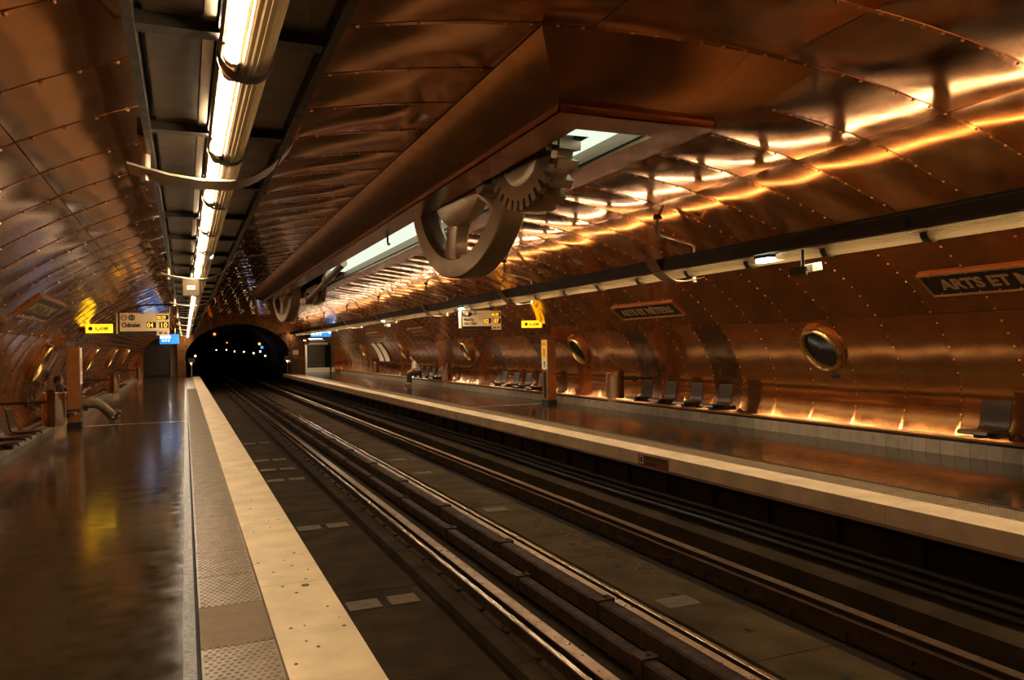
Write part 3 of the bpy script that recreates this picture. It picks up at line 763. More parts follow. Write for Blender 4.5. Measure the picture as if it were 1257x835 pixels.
# portholes
def porthole(side, y, label):
    t = thing('porthole', label, 'porthole', M=wall_frame(side, y, 1.585, .0))
    f = lambda a, b, h: (a, b, h)
    MB().lathe([(.445, .0), (.45, .035), (.43, .05), (.40, .05)], f, 48).build('collar', copper_rib, t, smooth=True, auto=40)
    MB().lathe([(.415, .0), (.425, .10), (.40, .125), (.365, .12), (.35, .09), (.345, .02)], f, 48).build('ring', brass, t, smooth=True, auto=40)
    MB().lathe([(.385, .122), (.38, .135), (.37, .122)], f, 48).build('bead', brass, t, smooth=True)
    MB().lathe([(.346, .045), (.2, .052), (0.001, .055)], f, 40).build('glass', glass_m, t, smooth=True)
    MB().box(-.16, .10, .415, .455, .0, .13).build('hinge', copper_rib, t, bevel=.01)
    return t
for side, y, lab in (('right', 10.47, 'brass porthole on the far wall nearest the single seat'), ('right', 19.60, 'brass porthole on the far wall between bin and call point column'),
                     ('right', 29.08, 'brass porthole on the far wall past the second row of seats'), ('right', 38.8, 'brass porthole above the seated person on the far wall'), ('right', 48.2, 'brass porthole farthest along the far wall, beyond the posters'),
                     ('left', 18.75, 'brass porthole on the near platform wall, before the call point column'), ('left', 28.3, 'brass porthole on the near platform wall, first beyond the column'),
                     ('left', 35.9, 'brass porthole on the near platform wall, second beyond the column'), ('left', 43.4, 'brass porthole on the near platform wall, last beyond the column')):
    porthole(side, y, lab)
for side, y, lab in (('right', 10.42, 'small dark plate under the porthole beside the single seat'), ('right', 19.45, 'small dark plate under the porthole between bin and column')):
    t = MB().box(-.07, .07, -.03, .03, -.004, .012).build('wall_plate', dark_metal); t.matrix_world = wall_frame(side, y, 1.085, .006); tag(t, lab, 'plate')
# white posters on the far wall
for y, lab in ((44.4, 'tall white poster on the far wall, farther of the pair'), (43.0, 'tall white poster on the far wall, nearer of the pair')):
    t = thing('wall_poster', lab, 'poster', (0, y, 0))
    mb = MB(); rows = []
    for i in range(9):
        x, z, nx, nz = prof(s_of_z(1.02) + (s_of_z(2.04) - s_of_z(1.02)) * i / 8); rows.append([(x + nx * .03, q, z + nz * .03) for q in (-.55, .55)])
    mb.strip(rows).build('sheet', white_paint, t, smooth=True)
    fr = MB()
    for q in (-.58, .58):
        rows = []
        for i in range(9):
            x, z, nx, nz = prof(s_of_z(1.0) + (s_of_z(2.06) - s_of_z(1.0)) * i / 8); rows.append([(x + nx * a, q + b, z + nz * a) for a, b in ((0, -.03), (.045, -.03), (.045, .03), (0, .03))])
        fr.strip(rows)
    fr.build('frame', dark_metal, t)

# ------------------------------------------------------------------ seats
def make_seat(label):
    # local +x towards the track, origin on the floor under the back
    t = thing('platform_chair', label, 'seat', (0, 0, 0), 0, 'seats along the walls')
    bk = [(.0, .455), (-.035, .48), (-.06, .53), (-.075, .60), (-.09, .70), (-.105, .80), (-.112, .835), (-.13, .845)]
    pn = [(.40, .425), (.39, .452), (.34, .462), (.2, .452), (.06, .447), (.0, .455)]
    def shell_(pts, name, th=.022):
        rows = []
        for i, (x, z) in enumerate(pts):
            a, b = pts[max(0, i - 1)], pts[min(len(pts) - 1, i + 1)]; dx, dz = b[0] - a[0], b[1] - a[1]; l = math.hypot(dx, dz); nx, nz = dz / l * th, -dx / l * th
            rows.append([(x, -.215, z), (x, .215, z), (x + nx, .215, z + nz), (x + nx, -.215, z + nz)])
        mb = MB(); mb.strip(rows, close=True); o = len(mb.v)
        mb.f.append((0, 1, 2, 3)); mb.f.append((o - 4, o - 3, o - 2, o - 1)); return mb.build(name, seat_m, t, smooth=True, auto=40)
    b = shell_(bk, 'backrest'); p = shell_(pn, 'seat_pan')
    for j in range(11):
        y = -.19 + j * .038
        MB().tube([(x + .004, y, z + .002) for x, z in bk[1:-1]], .006, 4).build('slat', seat_rib, b)
    MB().box(-.02, .30, -.06, .06, .37, .43).build('support_arm', dark_metal, t, bevel=.01)
    MB().box(-.30, .0, -.04, .04, .34, .42).build('wall_arm', dark_metal, t)
    MB().box(.02, .20, -.19, .19, .40, .432).build('cross_plate', dark_metal, t)
    return t
XSR, XSL = 10.08, 2 * 3.728 - 10.08
seat0 = make_seat('single dark seat nearest the camera on the far platform wall')
seat0.location = (XSR, 7.25, 0); seat0.rotation_euler = (0, 0, math.pi)
def row(side, ys, labs):
    for y, l in zip(ys, labs): dup(seat0, (XSR if side == 'r' else XSL, y, 0), math.pi if side == 'r' else 0., l)
row('r', [6.27], ['dark seat cut off by the picture edge beside the single near seat'])
o4 = ('first', 'second', 'third', 'fourth')
row('r', [13.0, 13.97, 14.94, 15.9], ['dark seat on the far wall, %s of the four before the bin' % q for q in ('nearest', 'second nearest', 'third nearest', 'bin-side last')])
row('r', [21.85, 22.85, 23.85, 24.9], ['dark seat on the far wall beyond the column, %s of its four' % q for q in ('nearest', 'second', 'third', 'farthest')])
row('r', [32.2, 33.2, 34.2, 35.2], ['dark seat in the seated person\'s row, %s' % q for q in ('nearest the bin', 'second from the bin', 'empty one next to the person', 'under the seated person')])
row('l', [13.3, 14.27, 15.24], ['dark seat on the near platform wall, %s' % q for q in ('cut off by the picture edge', 'second from the bin with the clear bag', 'next to the bin with the clear bag')])
row('l', [19.3, 20.3, 21.9], ['dark seat on the near platform wall %s' % q for q in ('beside the porthole, first before the column', 'just before the call point column', 'under the reclining person behind the column')])
row('l', [33.0, 34.0, 35.0, 36.0], ['small distant dark seat on the near platform wall, %s of its four' % q for q in ('nearest', 'second', 'third', 'farthest')])
for sd, y in ():
    pass
# ------------------------------------------------------------------ bins with clear bags
def make_bin(label):
    # local +x towards the track, y along the platform, the mounting plate at negative y
    t = thing('litter_bin', label, 'bin', (0, 0, 0), 0, 'bins with clear bags')
    sh_ = MB(); rows = []
    for i in range(17):
        a = R(-20 + 250 * i / 16)
        rows.append([(.20 * math.cos(a), .24 * math.sin(a), z) for z in (.46, .60, .80, 1.00, 1.03)])
    rows2 = []
    for r in rows: rows2.append([(r[0][0] * .78, r[0][1] * .78, .39)] + r)
    sh_.strip(rows2); sh_.build('copper_shell', copper_rib, t, smooth=True)
    MB().tube([(.205 * math.cos(a), .245 * math.sin(a), 1.03) for a in [2 * math.pi * k / 24 for k in range(25)]], .010, 6, False).build('rim', copper, t, smooth=True)
    MB().box(-.06, .06, -.36, -.27, .42, 1.10).build('mounting_plate', copper_old, t)
    MB().tube([(0, -.32, .88), (-.80, -.32, .88)], .028, 10).build('wall_arm', dark_metal, t, smooth=True, auto=50)
    MB().tube([(-.36, -.32, .88), (-.40, -.32, .88)], .085, 14).build('wall_flange', dark_metal, t, smooth=True, auto=50)
    bg = MB(); rows = []
    rnd = random.Random(5)
    for k, (z, r) in enumerate(((.97, .03), (.93, .08), (.84, .12), (.70, .15), (.56, .155), (.46, .14), (.38, .10), (.30, .08), (.22, .095), (.17, .075))):
        rows.append([((r + .018 * math.sin(5 * a + k)) * math.cos(a) + .03 + (.05 if k > 4 else 0), (r * 1.1 + .018 * math.cos(4 * a + k * 1.3)) * math.sin(a), z) for a in [2 * math.pi * i / 20 for i in range(20)]])
    bg.strip(rows, close=True); bg.build('bin_bag', bag_m, t, smooth=True)
    return t
bin0 = make_bin('copper bin with hanging clear bag between the four seats and the column, far platform')
bin0.location = (9.72, 16.72, 0); bin0.rotation_euler = (0, 0, math.pi)
bin0.rotation_euler = (0, 0, 0); bin0.scale = (-1, 1, 1)
def bins(x, y, l, sx): b = dup(bin0, (x, y, 0), 0., l); b.scale = (sx, 1, 1)
bins(9.72, 30.0, 'copper bin with clear bag beside the seated person\'s row', -1)
bins(9.72, 42.6, 'distant copper bin with clear bag below the white posters', -1)
XBL = 2 * 3.728 - 9.72
bins(XBL, 16.7, 'copper bin with a large clear bag on the near platform, before the column', 1)
bins(XBL, 29.6, 'copper bin with clear bag on the near platform, first beyond the column', 1)
bins(XBL, 44.6, 'distant copper bin with clear bag near the end of the near platform', 1)

# ------------------------------------------------------------------ call point columns
def call_point(x0, x1, y0, y1, face, label):
    t = thing('call_point_column', label, 'column', ((x0 + x1) / 2, (y0 + y1) / 2, 0))
    a, b, c, d = (x0 - x1) / 2, (x1 - x0) / 2, (y0 - y1) / 2, (y1 - y0) / 2
    MB().box(a, b, c, d, .12, 1.90).build('body', copper_rib, t, bevel=.012)
    MB().box(a - .01, b + .01, c - .01, d + .01, 0, .12).build('plinth', blackm, t)
    def fc(z0, z1, y0_, y1_, m, n, th=.008):
        xs2 = (a - th, a + .002) if face < 0 else (b - .002, b + th)
        return MB().box(*xs2, y0_, y1_, z0, z1).build(n, m, t)
    fc(1.36, 1.895, c + .01, d - .01, yellow_paint if face < 0 else white_m, 'upper_panel'); fc(1.02, 1.355, c + .01, d - .01, white_paint, 'white_panel')
    fc(.18, .95, c + .12, d - .12, plate_black, 'handset_recess', .004)
    fc(1.42, 1.64, -.035, .035, black_ink, 'slot', .011); fc(1.08, 1.26, -.045, .045, black_ink, 'push_button_plate', .011); fc(1.13, 1.16, -.02, .02, white_paint, 'push_button', .018)
    if face < 0:
        Mx = Matrix(((0, 0, -1, a - .009), (-1, 0, 0, .13), (0, 1, 0, 1.74), (0, 0, 0, 1)))
        text('lettering', 'ALARME', .07, black_ink, t, Mx, .001, width=.26)
call_point(9.80, 10.07, 20.70, 21.10, -1, 'copper call point column with yellow and white panels on the far platform')
call_point(-2.59, -2.31, 21.10, 21.50, 1, 'copper call point column standing on the near platform')
# alarm light boxes
FRONT = Matrix(((1, 0, 0, 0), (0, 0, -1, 0), (0, 1, 0, 0), (0, 0, 0, 1)))      # text plane facing -y
def alarm(x0, x1, y, z0, z1, sg, label):
    t = thing('alarm_sign', label, 'sign', ((x0 + x1) / 2, y, (z0 + z1) / 2))
    a, h = (x1 - x0) / 2, (z1 - z0) / 2
    MB().box(-a, a, -.06, .06, -h, h).build('light_box', alarm_m, t, bevel=.01)
    MB().box(-a - .03 if sg < 0 else a, -a if sg < 0 else a + .03, -.07, .07, -h - .01, h + .01).build('end_cap', wood_red, t)
    arm = MB()
    e0, e1 = (a, a + .9) if sg > 0 else (-a - .7, -a)
    arm.prism([(e0, -h), (e1, -h - .0), (e1, -h + .03), (e0, h)] if sg > 0 else [(e1, -h), (e0, -h), (e0, -h + .03), (e1, h)], lambda p, q, tt: (p, tt, q), -.03, .03)
    arm.build('wall_arm', copper_old, t)
    text('lettering', 'ALARME', .13, black_ink, t, Matrix.Translation((-a + .19, -.062, -.045)) @ FRONT, .002, width=2 * a - .26, offset=.004)
    MB().lathe([(.0, .063), (.05, .063), (.05, .060)], lambda p, q, hh: (-a + .10 + p, -hh, q), 12).build('pictogram', black_ink, t)
alarm(-2.17, -1.60, 21.1, 2.24, 2.45, -1, 'glowing yellow alarm sign beside the near direction board')
alarm(9.06, 9.66, 20.8, 2.26, 2.46, 1, 'glowing yellow alarm sign beside the far direction board')
# direction boards
def board(x0, x1, y, z0, z1, line1, tail, label, d1, d2, clock, sg, gx, m11):
    t = thing('direction_board', label, 'sign', ((x0 + x1) / 2, y, (z0 + z1) / 2))
    a, h = (x1 - x0) / 2, (z1 - z0) / 2
    MB().box(-a, a, -.06, .06, -h + .02, h).build('board', white_m, t, bevel=.008)
    MB().box(-a - .002, a * .49, -.058, .058, -h - .075, -h + .02).build('lower_box', dark_metal, t)
    MB().box(a * .50, a, -.06, .06, -h - .085, -h + .018).build('lower_tab', white_m, t)
    MB().box(a * .58, a * .72, -.063, -.06, -h - .05, -h - .01).build('tab_mark', black_ink, t); MB().box(a * .78, a * .92, -.063, -.06, -h - .05, -h - .01).build('tab_mark', wood_red, t)
    MB().box(-a - .075, -a - .045, -.10, .06, -h - .03, h).build('side_bar', white_m if sg < 0 else alu, t)
    MB().box(-a - .045, -a, -.05, .05, -h, h).build('side_gap', blackm, t)
    MB().box(-a, a, -.0615, -.060, h * .02, h * .035).build('divider_line', black_ink, t)
    two = '\n' in line1
    text('lettering', line1, h * (.46 if two else .62), black_ink, t, Matrix.Translation((-a * .93, -.0615, -h * (.25 if two else .46))) @ FRONT, .001, width=a * (.66 if two else .76), offset=.004 if two else .007)
    f = lambda p, q, hh: (-a * .83 + p, -hh, h * .52 + q)
    MB().lathe([(h * .31, .061), (h * .31, .064), (h * .235, .064), (h * .235, .061)], f, 28).build('metro_ring', black_ink, t)
    text('metro_letter', 'M', h * .42, black_ink, t, Matrix.Translation((-a * .83, -.0615, h * .38)) @ FRONT, .001, 'CENTER')
    if m11:
        f = lambda p, q, hh: (-a * .52 + p, -hh, h * .52 + q)
        MB().lathe([(h * .32, .061), (h * .32, .063), (0.001, .063)], f, 28).build('line_disc', black_ink, t)
        text('line_number', '11', h * .46, white_m, t, Matrix.Translation((-a * .52, -.0645, h * .36)) @ FRONT, .001, 'CENTER')
    def led(txt, x, z, hh, wd):
        MB().box(x - .01, x + wd + .07, -.0615, -.0605, z - .015, z + hh + .015).build('display_window', plate_black if wd < .24 else white_m, t)
        text('digits', txt, hh * 1.38, led_m, t, Matrix.Translation((x, -.063, z)) @ FRONT, .002, width=wd)
    led(d1, a * .10, -h * .52, h * .50, a * .24); led(d2, a * .62, -h * .52, h * .50, a * .24)
    led(clock, a * .50, h * .36, h * .34, a * .36)
    # cranked hanger from the gantry
    e = sg
    px = gx - (x0 + x1) / 2
    MB().tube([(px, .0, GZ - (z0 + z1) / 2), (px * .75, 0, h + .22), (0, 0, h + .20), (-px * .35, 0, h + .10), (-px * .5, 0, h - .01)], .022, 8).build('hanger_arm', dark_metal, t, smooth=True)
    MB().tube([(px * .55, 0, h + .215), (px * .55, 0, h - .01)], .016, 8).build('hanger_rod', dark_metal, t)
    MB().tube([(-px * .3, 0, h + .115), (-px * .3, 0, h - .01)], .016, 8).build('hanger_rod', dark_metal, t)
board(-1.47, -.36, 21.5, 2.26, 2.735, 'Ch\u00e2telet', '', 'direction board to Ch\u00e2telet hanging over the near platform', '04', '10', '00:29', 1, .1, True)
board(7.52, 8.74, 21.7, 2.32, 2.80, 'Mairie\ndes Lilas', '', 'direction board to Mairie des Lilas hanging over the far platform', '02', '07', '00:29', -1, 7.28, False)
# blue exit signs
def exit_sign(x0, x1, y, z0, z1, label, flip):
    t = thing('exit_sign', label, 'sign', ((x0 + x1) / 2, y, (z0 + z1) / 2))
    a, h = (x1 - x0) / 2, (z1 - z0) / 2
    MB().box(-a, a, -.07, .07, -h, h).build('light_box', blue_m, t, bevel=.01)
    MB().box(-a + .03, a * .12, -.075, -.069, h * .12, h * .72).build('white_field', bluewhite_m, t)
    text('lettering', 'Sortie', h * .75, mat('blue print', (.01, .05, .25), .5), t, Matrix.Translation((-a * .86, -.077, h * .2)) @ FRONT, .001, width=a * .85)
    for k in range(3): MB().box(-a * .75 + k * a * .3, -a * .58 + k * a * .3, -.075, -.069, -h * .45, -h * .15).build('pictogram', bluewhite_m, t)
    if flip:
        MB().lathe([(h * .36, .07), (h * .36, .075), (.001, .075)], lambda p, q, hh: (a * .88 + p, -hh, h * .25 + q), 16).build('arrow_disc', bluewhite_m, t)
        for k in range(5): MB().box(a * .24 + k * a * .11, a * .28 + k * a * .11, -.075, -.069, h * .2, h * .36).build('dot', bluewhite_m, t)
    for q in (-.6, .6): MB().tube([(a * q, 0, h), (a * q, 0, GZ - (z0 + z1) / 2 + .02)], .015, 6).build('hanger_rod', alu, t)
exit_sign(-1.08, -.245, 40, 2.15, 2.60, 'lit blue exit sign over the near platform', False)
exit_sign(7.22, 8.45, 49.5, 2.55, 2.95, 'lit blue exit sign over the far platform', True)

# ------------------------------------------------------------------ end of the station and tunnel
YE = YEND
arch = lambda a: (3.52 + 3.55 * math.cos(a), 1.15 + 2.54 * math.sin(a))
n = 40
ew = MB()
xs = [-3.05, -2.72, -.6, -.03] + [3.52 - 3.55 * math.cos(math.pi * i / n) for i in range(n + 1)] + [7.07, 7.6, 10.2, 10.5]
for xa, xb in zip(xs, xs[1:]):
    if xb - xa < 1e-4: continue
    def zb(x):
        if -.03 <= x <= 7.07: return 1.15 + 2.54 * math.sqrt(max(0, 1 - ((x - 3.52) / 3.55) ** 2))
        return 2.6
    za, zb_ = zb(xa + 1e-6), zb(xb - 1e-6)
    ta, tb_ = vz(xa - XC) + .04, vz(xb - XC) + .04
    if ta > za or tb_ > zb_: ew.add([(xa, YE, za), (xb, YE, zb_), (xb, YE, max(tb_, zb_)), (xa, YE, max(ta, za))], [(0, 1, 2, 3)])
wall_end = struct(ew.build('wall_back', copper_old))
rows = [[(arch(math.pi * i / n)[0], y, arch(math.pi * i / n)[1]) for i in range(n + 1)] for y in (YE, YE + .4)]
MB().strip(rows).build('arch_ring', dark_metal, wall_end, smooth=True)
tl = MB()
for seg in range(1):
    rows = []
    for y in (YE + .4, 75, 90, 110, 135):
        cx = 0.0 if y < 80 else (y - 80) ** 2 * .0016
        rows.append([(x + cx, y, z) for x, z in [(7.07, -1.2)] + [arch(math.pi * i / n) for i in range(n + 1)] + [(-.03, -1.2)]])
    tl.strip(rows)
tunnel = struct(tl.build('tunnel_lining', tun_m, smooth=True))
MB().box(-6, 20, 134, 134.3, -2, 6).build('tunnel_end', blackm, tunnel)
for x0, x1 in ((-.50, .06), (7.0, 7.62)):
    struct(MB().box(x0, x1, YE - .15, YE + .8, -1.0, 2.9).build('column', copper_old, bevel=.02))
# near platform passage with roller shutter
sl = lambda name, x0, x1, y, z0, z1, m: MB().box(x0, x1, y, y + .03, z0, z1).build(name, m)
d1 = struct(MB().box(-2.9, -1.05, 64.0, 64.2, 0, 2.6).build('door_1', dark_metal))
for i in range(20): MB().prism([(0, 0), (.02, .03), (.02, .09), (0, .118)], lambda a, b, t_, i=i: (t_, 63.99 - a, .08 + i * .122 + b), -2.85, -1.1).build('slat', shutter_m, d1)
ps = struct(MB().box(-2.75, -2.62, YE, 64, 0, 2.75).build('wall_passage', copper))
struct(MB().box(-2.75, -.4, YE, 64.2, 2.56, 2.66).build('ceiling.001', dark_metal))
struct(MB().box(-.98, -.55, 61.0, 61.1, 0, 2.55).build('wall_passage.001', white_paint))
struct(MB().box(-3.0, -2.60, YE - .4, YE + .1, 0, 2.9).build('pier', copper))
# far platform passage: white surround, shutter, copper pier, mirror
d2 = struct(MB().box(8.7, 10.3, 63.0, 63.2, .30, 2.25).build('door_2', dark_metal))
for i in range(14): MB().prism([(0, 0), (.02, .03), (.02, .09), (0, .118)], lambda a, b, t_, i=i: (t_, 62.99 - a, .38 + i * .122 + b), 8.78, 10.22).build('slat', shutter_m, d2)
tr = struct(MB().box(8.55, 10.5, 62.9, 62.98, 2.15, 2.62).build('trim_1', white_paint))
MB().box(8.6, 10.4, 62.87, 62.9, 2.33, 2.42).build('dark_band', blackm, tr)
struct(MB().box(8.15, 8.72, 61.8, 63, 0, 2.66).build('trim_2', white_paint))
struct(MB().box(8.15, 10.5, 62.2, 63, 0, .33).build('trim_3', white_paint))
struct(MB().box(7.6, 10.6, YE, 63.2, 2.66, 2.76).build('ceiling.002', white_paint))
struct(MB().box(9.98, 10.62, YE - 1.2, YE + .3, 0, 2.75).build('pier.001', copper, bevel=.02))
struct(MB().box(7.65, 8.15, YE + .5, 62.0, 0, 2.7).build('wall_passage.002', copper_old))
struct(MB().box(-3.0, 10.7, 60.0, 64.4, -.25, -.001).build('floor.002', floor_m)) if False else None
struct(MB().box(-3.0, .1, 60.5, 64.4, -.25, 0).build('floor.002', floor_m)); struct(MB().box(7.0, 10.7, 60.5, 64.4, -.25, 0).build('floor.003', floor_m))
for nm, x, y in (('ceiling lamp in the passage behind the far platform end', 9.0, 60.3), ('small added lamp hidden in the passage behind the near exit sign', -.95, 62.6)):  # near one is added to brighten the shutter, out of sight behind the sign
    t = thing('passage_lamp', nm, 'lamp', (x, y, 2.6 if x > 0 else 2.5))
    q = .6 if x > 0 else .12
    MB().box(-q, q, -.1, .1, -.04, .0).build('diffuser', passage_m, t); MB().box(-q - .02, q + .02, -.12, .12, .0, .06).build('housing', white_paint, t)
t = thing('safety_mirror', 'small round safety mirror at the far platform end', 'mirror', (8.0, YE - 1.2, 2.36))
MB().lathe([(.0, .06), (.12, .045), (.22, 0)], lambda a, b, h: (a, -h, b), 24).build('mirror_face', mirror_m, t, smooth=True)
MB().lathe([(.22, -.02), (.25, 0), (.22, .015)], lambda a, b, h: (a, -h, b), 24).build('mirror_frame', dark_metal, t, smooth=True)
MB().tube([(0, .02, .05), (0, 1.21, .30)], .02, 6).build('mirror_arm', dark_metal, t)
# lamps in the tunnel, along its curving right side and one on the left
for i, (x, y, z) in enumerate(((7.15, 66, 1.35), (6.55, 72, 1.3), (6.1, 79, 1.55), (5.75, 87, 1.7), (5.2, 94, 1.75), (4.75, 103, 1.95), (3.9, 112, 2.0))):
    t = thing('tunnel_lamp', 'small lit tunnel lamp, %s from the portal on the far side' % ('first', 'second', 'third', 'fourth', 'fifth', 'sixth', 'seventh')[i], 'lamp', (x, y, z), 0, 'lamps in the tunnel')
    MB().lathe([(0, .055), (.05, .04), (.06, 0), (.045, -.045), (0, -.055)], lambda a, b, h: (a, b, h), 10).build('globe', tlamp_m, t, smooth=True)
    MB().box(.10, .16, -.12, .12, -1.9, .25).build('lamp_board', tun_m, t)
t = thing('tunnel_lamp', 'small lit tunnel lamp on the near side of the portal', 'lamp', (.75, 66, 1.45), 0, 'lamps in the tunnel')
MB().lathe([(0, .055), (.05, .04), (.06, 0), (.045, -.045), (0, -.055)], lambda a, b, h: (a, b, h), 10).build('globe', tlamp_m, t, smooth=True)
MB().box(-.16, -.10, -.12, .12, -.3, .25).build('lamp_board', tun_m, t)
def signal(x, y, z, m_, lab, r=.13):
    t = thing('signal_light', lab, 'signal', (x, y, z))
    MB().lathe([(0, .05), (r * .7, .035), (r, 0)], lambda a, b, h: (a, -h, b), 14).build('lens', m_, t, smooth=True)
    MB().box(-r * 1.4, r * 1.4, .0, .15, -r * 1.8, r * 1.8).build('housing', blackm, t)
signal(2.05, 62, 3.06, sigred_m, 'red signal light high in the near side of the portal', .10)
signal(5.9, 70, 2.35, mat('lit amber signal', (.8, .4, .05), .5, emit=(1., .45, .05), es=1.6), 'amber signal light on the far side of the portal', .11)
signal(6.1, 70, 2.05, sigblue_m, 'blue signal light under the amber one', .12)
signal(5.95, 70, 1.70, emer_m, 'white signal light under the blue one', .06)
signal(3.75, 80, 2.6, sigred_m, 'small red signal light in the middle of the portal', .07)
def post_sign(x, y, lab):
    t = thing('track_end_sign', lab, 'sign', (x, y, 0))
    MB().tube([(0, 0, 0), (0, 0, 1.0)], .04, 8).build('post', white_paint, t)
    MB().box(-.22, .22, -.03, .03, 1.0, 1.34).build('plate', paint_m, t)
    MB().lathe([(0, .06), (.06, 0), (0, -.06)], lambda a, b, h: (-.02 + a, -.05 + b, .95 + h), 8).build('lamp', tlamp_m, t)
post_sign(6.98, 59.6, 'pale plate on a white post at the far platform tip by the portal')
post_sign(.42, 59.6, 'pale plate on a white post at the near platform tip by the portal')
t = thing('equipment_cabinet', 'tall grey cabinet with stacked boxes beside the portal on the far platform', 'cabinet', (7.32, 57.85, 0))
MB().box(-.2, .2, -.15, .15, .0, 1.1).build('body', dark_metal, t); MB().box(-.2, .2, -.16, .15, 1.12, 1.4).build('upper_box', sheet, t); MB().box(-.2, .2, -.16, .15, 1.43, 1.75).build('pale_box', white_m, t); MB().box(-.15, .15, -.16, .1, 1.78, 1.9).build('red_box', wood_red, t)
# back end behind the camera
struct(MB().box(-4, 11.5, -4.9, -4.7, -1.5, 4.6).build('wall_front', copper_old))

# ------------------------------------------------------------------ people
def skin(name, pts, edges, rad, m, parent, sub=2, root=0):
    me = bpy.data.meshes.new(name); me.from_pydata([tuple(p) for p in pts], edges, []); me.update()
    o = link(name, me, parent)
    sk = o.modifiers.new('skin', 'SKIN'); sk.use_smooth_shade = True
    if not me.skin_vertices: 
        pass
    for i, r in enumerate(rad):
        v = me.skin_vertices[0].data[i]; v.radius = (r, r) if not isinstance(r, tuple) else r; v.use_root = (i == root)
    ss = o.modifiers.new('sub', 'SUBSURF'); ss.levels = sub; ss.render_levels = sub
    me.materials.append(m); return o
def chain(P, names):
    return [(names[i], names[i + 1]) for i in range(len(names) - 1)]
def person(label, loc_, rz, J, cloth, looks):
    """J: joint name -> (x forward, y left, z up). cloth: materials."""
    t = thing('person', label, 'person', loc_, rz)
    def fig(name, segs, m, k=1., extra=0., root=None):
        names = []; edges = []
        for a, b in segs:
            for q in (a, b):
                if q not in names: names.append(q)
            edges.append((names.index(a), names.index(b)))
        pts = [Vector(J[q][0]) for q in names]; rad = [J[q][1] * k + extra for q in names]
        return skin(name, pts, edges, rad, m, t, 2, names.index(root) if root else 0)
    sp = ['pelvis', 'waist', 'chest', 'neckbase', 'neck', 'skull', 'crown']
    segs = chain(J, sp)
    for s in 'LR':
        segs += [('chest', 'sh' + s)] + chain(J, ['sh' + s, 'el' + s, 'wr' + s, 'palm' + s])
        segs += [('pelvis', 'hip' + s)] + chain(J, ['hip' + s, 'kn' + s, 'an' + s, 'ball' + s])
    body = fig('body', segs, cloth['skin'], root='pelvis')
    # fingers
    for s in 'LR':
        pa = Vector(J['palm' + s][0]); wr = Vector(J['wr' + s][0]); d = (pa - wr).normalized(); side = d.cross(Vector((0, 0, 1)))
        side = side.normalized() if side.length > .1 else Vector((0, 1, 0)); dn = side.cross(d) * (-1 if side.cross(d).z > 0 else 1)
        for k, (o_, l) in enumerate(((-.028, .062), (-.010, .072), (.010, .068), (.028, .052))):
            b = pa + side * o_
            skin('finger', [b - d * .01, b + d * l * .5 + dn * .008, b + d * l * .8 + dn * .03], [(0, 1), (1, 2)], [.011, .009, .007], cloth['skin'], body, 1)
        b = pa - d * .02 + side * (-.04 if s == 'L' else .04)
        skin('thumb', [wr + d * .03, b, b + d * .04 + dn * .015], [(0, 1), (1, 2)], [.014, .011, .009], cloth['skin'], body, 1)
    # clothing grown over the same joints
    fig('shirt', chain(J, ['waist', 'chest', 'neckbase']) + [('chest', 'shL'), ('chest', 'shR'), ('pelvis', 'waist')] + (chain(J, ['shL', 'elL']) + chain(J, ['shR', 'elR']) if looks['sleeve'] else []) + (chain(J, ['elL', 'wrL']) + chain(J, ['elR', 'wrR']) if looks['sleeve'] > 1 else []), cloth['top'], 1.06, .010, root='chest')
    fig('trousers', [('pelvis', 'hipL'), ('pelvis', 'hipR')] + chain(J, ['hipL', 'knL', 'anL']) + chain(J, ['hipR', 'knR', 'anR']), cloth['legs'], looks.get('loose', 1.08), .010, root='pelvis')
    for s in 'LR':
        an, ba = Vector(J['an' + s][0]), Vector(J['ball' + s][0]); d = (ba - an)
        skin('shoe', [an - d * .25 + Vector((0, 0, -.015)), an + d * .35 + Vector((0, 0, -.02)), ba, ba + d * .35], [(0, 1), (1, 2), (2, 3)], [.045, .052, .046, .032], cloth['shoe'], t, 2)
    # head details
    hc = Vector(J['skull'][0]); fwv = Vector(looks['face']).normalized(); upv = Vector((0, 0, 1)); sd = upv.cross(fwv).normalized(); upv = fwv.cross(sd)
    P = lambda a, b, c: hc + fwv * a + sd * b + upv * c
    def ball(name, c, r, m, sc=(1, 1, 1), n=10):
        mb = MB(); rows = [[c + fwv * (r * sc[0] * math.sin(th) * math.cos(ph)) + sd * (r * sc[1] * math.sin(th) * math.sin(ph)) + upv * (r * sc[2] * math.cos(th)) for ph in [2 * math.pi * i / n for i in range(n)]] for th in [math.pi * (k + .02) / 8.04 for k in range(9)]]
        mb.strip(rows, close=True); return mb.build(name, m, t, smooth=True)
    ball('face', P(.015, 0, -.02), .1, cloth['skin'], (.86, .74, 1.08), 16)
    skin('nose', [P(.085, 0, .01), P(.112, 0, -.025), P(.095, 0, -.035)], [(0, 1), (1, 2)], [.008, .012, .010], cloth['skin'], t, 1)
    for q in (-1, 1):
        ball('eye', P(.080, q * .030, .005), .012, eye_m); ball('ear', P(-.01, q * .076, -.015), .026, cloth['skin'], (.7, .35, 1.1))
    ball('mouth', P(.086, 0, -.066), .014, cloth['lips'], (.45, 1.5, .4))
    ball('hair', P(-.022, 0, .03), .108, cloth['hair'], (.92, .86, .92), 18)
    ball('hair', P(-.05, 0, -.02), .085, cloth['hair'], (.75, .9, 1.0), 14)
    return t
lips = mat('lips', (0.30, 0.11, 0.07), .5)
V = Vector
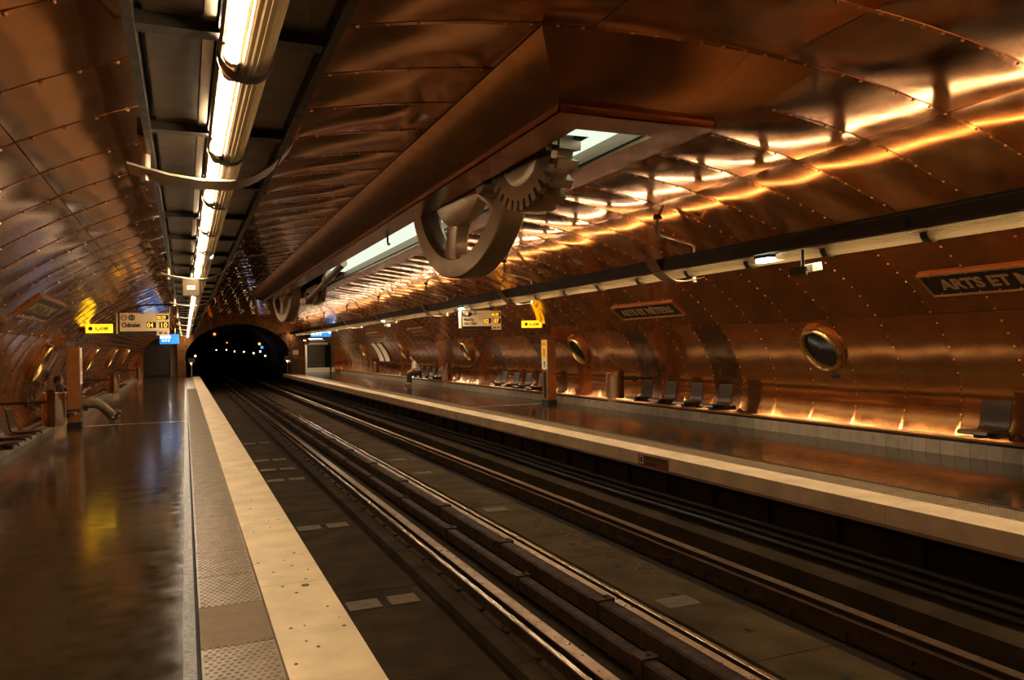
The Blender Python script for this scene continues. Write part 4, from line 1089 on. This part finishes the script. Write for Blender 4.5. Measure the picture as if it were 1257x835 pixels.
# the seated person leans forward with elbows on the thighs; local +x is towards the track
Jr = {'pelvis': ((.02, 0, .58), .125), 'waist': ((.07, 0, .74), .115), 'chest': ((.17, 0, .96), .125), 'neckbase': ((.24, 0, 1.11), .065), 'neck': ((.27, 0, 1.17), .05), 'skull': ((.31, 0, 1.28), .075), 'crown': ((.31, 0, 1.35), .06),
      'shL': ((.20, .17, 1.03), .062), 'shR': ((.20, -.17, 1.03), .062), 'elL': ((.24, .22, .76), .045), 'elR': ((.24, -.22, .76), .045), 'wrL': ((.43, .12, .66), .030), 'wrR': ((.43, -.12, .66), .030), 'palmL': ((.50, .08, .63), .034), 'palmR': ((.50, -.08, .63), .034),
      'hipL': ((.06, .10, .545), .105), 'hipR': ((.06, -.10, .545), .105), 'knL': ((.47, .15, .53), .068), 'knR': ((.47, -.13, .53), .068), 'anL': ((.43, .15, .10), .042), 'anR': ((.50, -.13, .10), .042), 'ballL': ((.56, .16, .035), .035), 'ballR': ((.63, -.14, .035), .035)}
person('seated person in a cream shirt and dark trousers leaning forward on the far platform', (XSR - .06, 35.15, .0), math.pi, Jr, dict(skin=skin_m, top=shirt_m, legs=jeans_m, shoe=shoe_br, hair=hair_m, lips=lips), dict(sleeve=1, face=(1, .35, -.10)))
Jl = {'pelvis': ((.22, 0, .56), .13), 'waist': ((.08, 0, .68), .125), 'chest': ((-.10, 0, .86), .135), 'neckbase': ((-.19, 0, .98), .065), 'neck': ((-.19, 0, 1.03), .05), 'skull': ((-.17, 0, 1.11), .075), 'crown': ((-.17, 0, 1.17), .06),
      'shL': ((-.14, .18, .93), .062), 'shR': ((-.14, -.18, .93), .062), 'elL': ((.02, .25, .70), .045), 'elR': ((.02, -.25, .70), .045), 'wrL': ((.32, .12, .68), .030), 'wrR': ((.32, -.12, .68), .030), 'palmL': ((.39, .06, .67), .034), 'palmR': ((.39, -.06, .67), .034),
      'hipL': ((.26, .10, .53), .105), 'hipR': ((.26, -.10, .53), .105), 'knL': ((.68, .17, .49), .085), 'knR': ((.68, -.10, .54), .085), 'anL': ((.98, .16, .10), .046), 'anR': ((1.04, -.06, .20), .046), 'ballL': ((1.10, .17, .14), .036), 'ballR': ((1.15, -.06, .27), .036)}
person('reclining person in black jacket and olive trousers with legs stretched out, behind the near column', (XSL - .06, 21.9, 0), 0., Jl, dict(skin=skin_dk, top=jacket_m, legs=olive_m, shoe=shoe_bk, hair=hair_m, lips=lips), dict(sleeve=2, face=(1, -.2, -.25), loose=1.35))
bpy.context.view_layer.update()
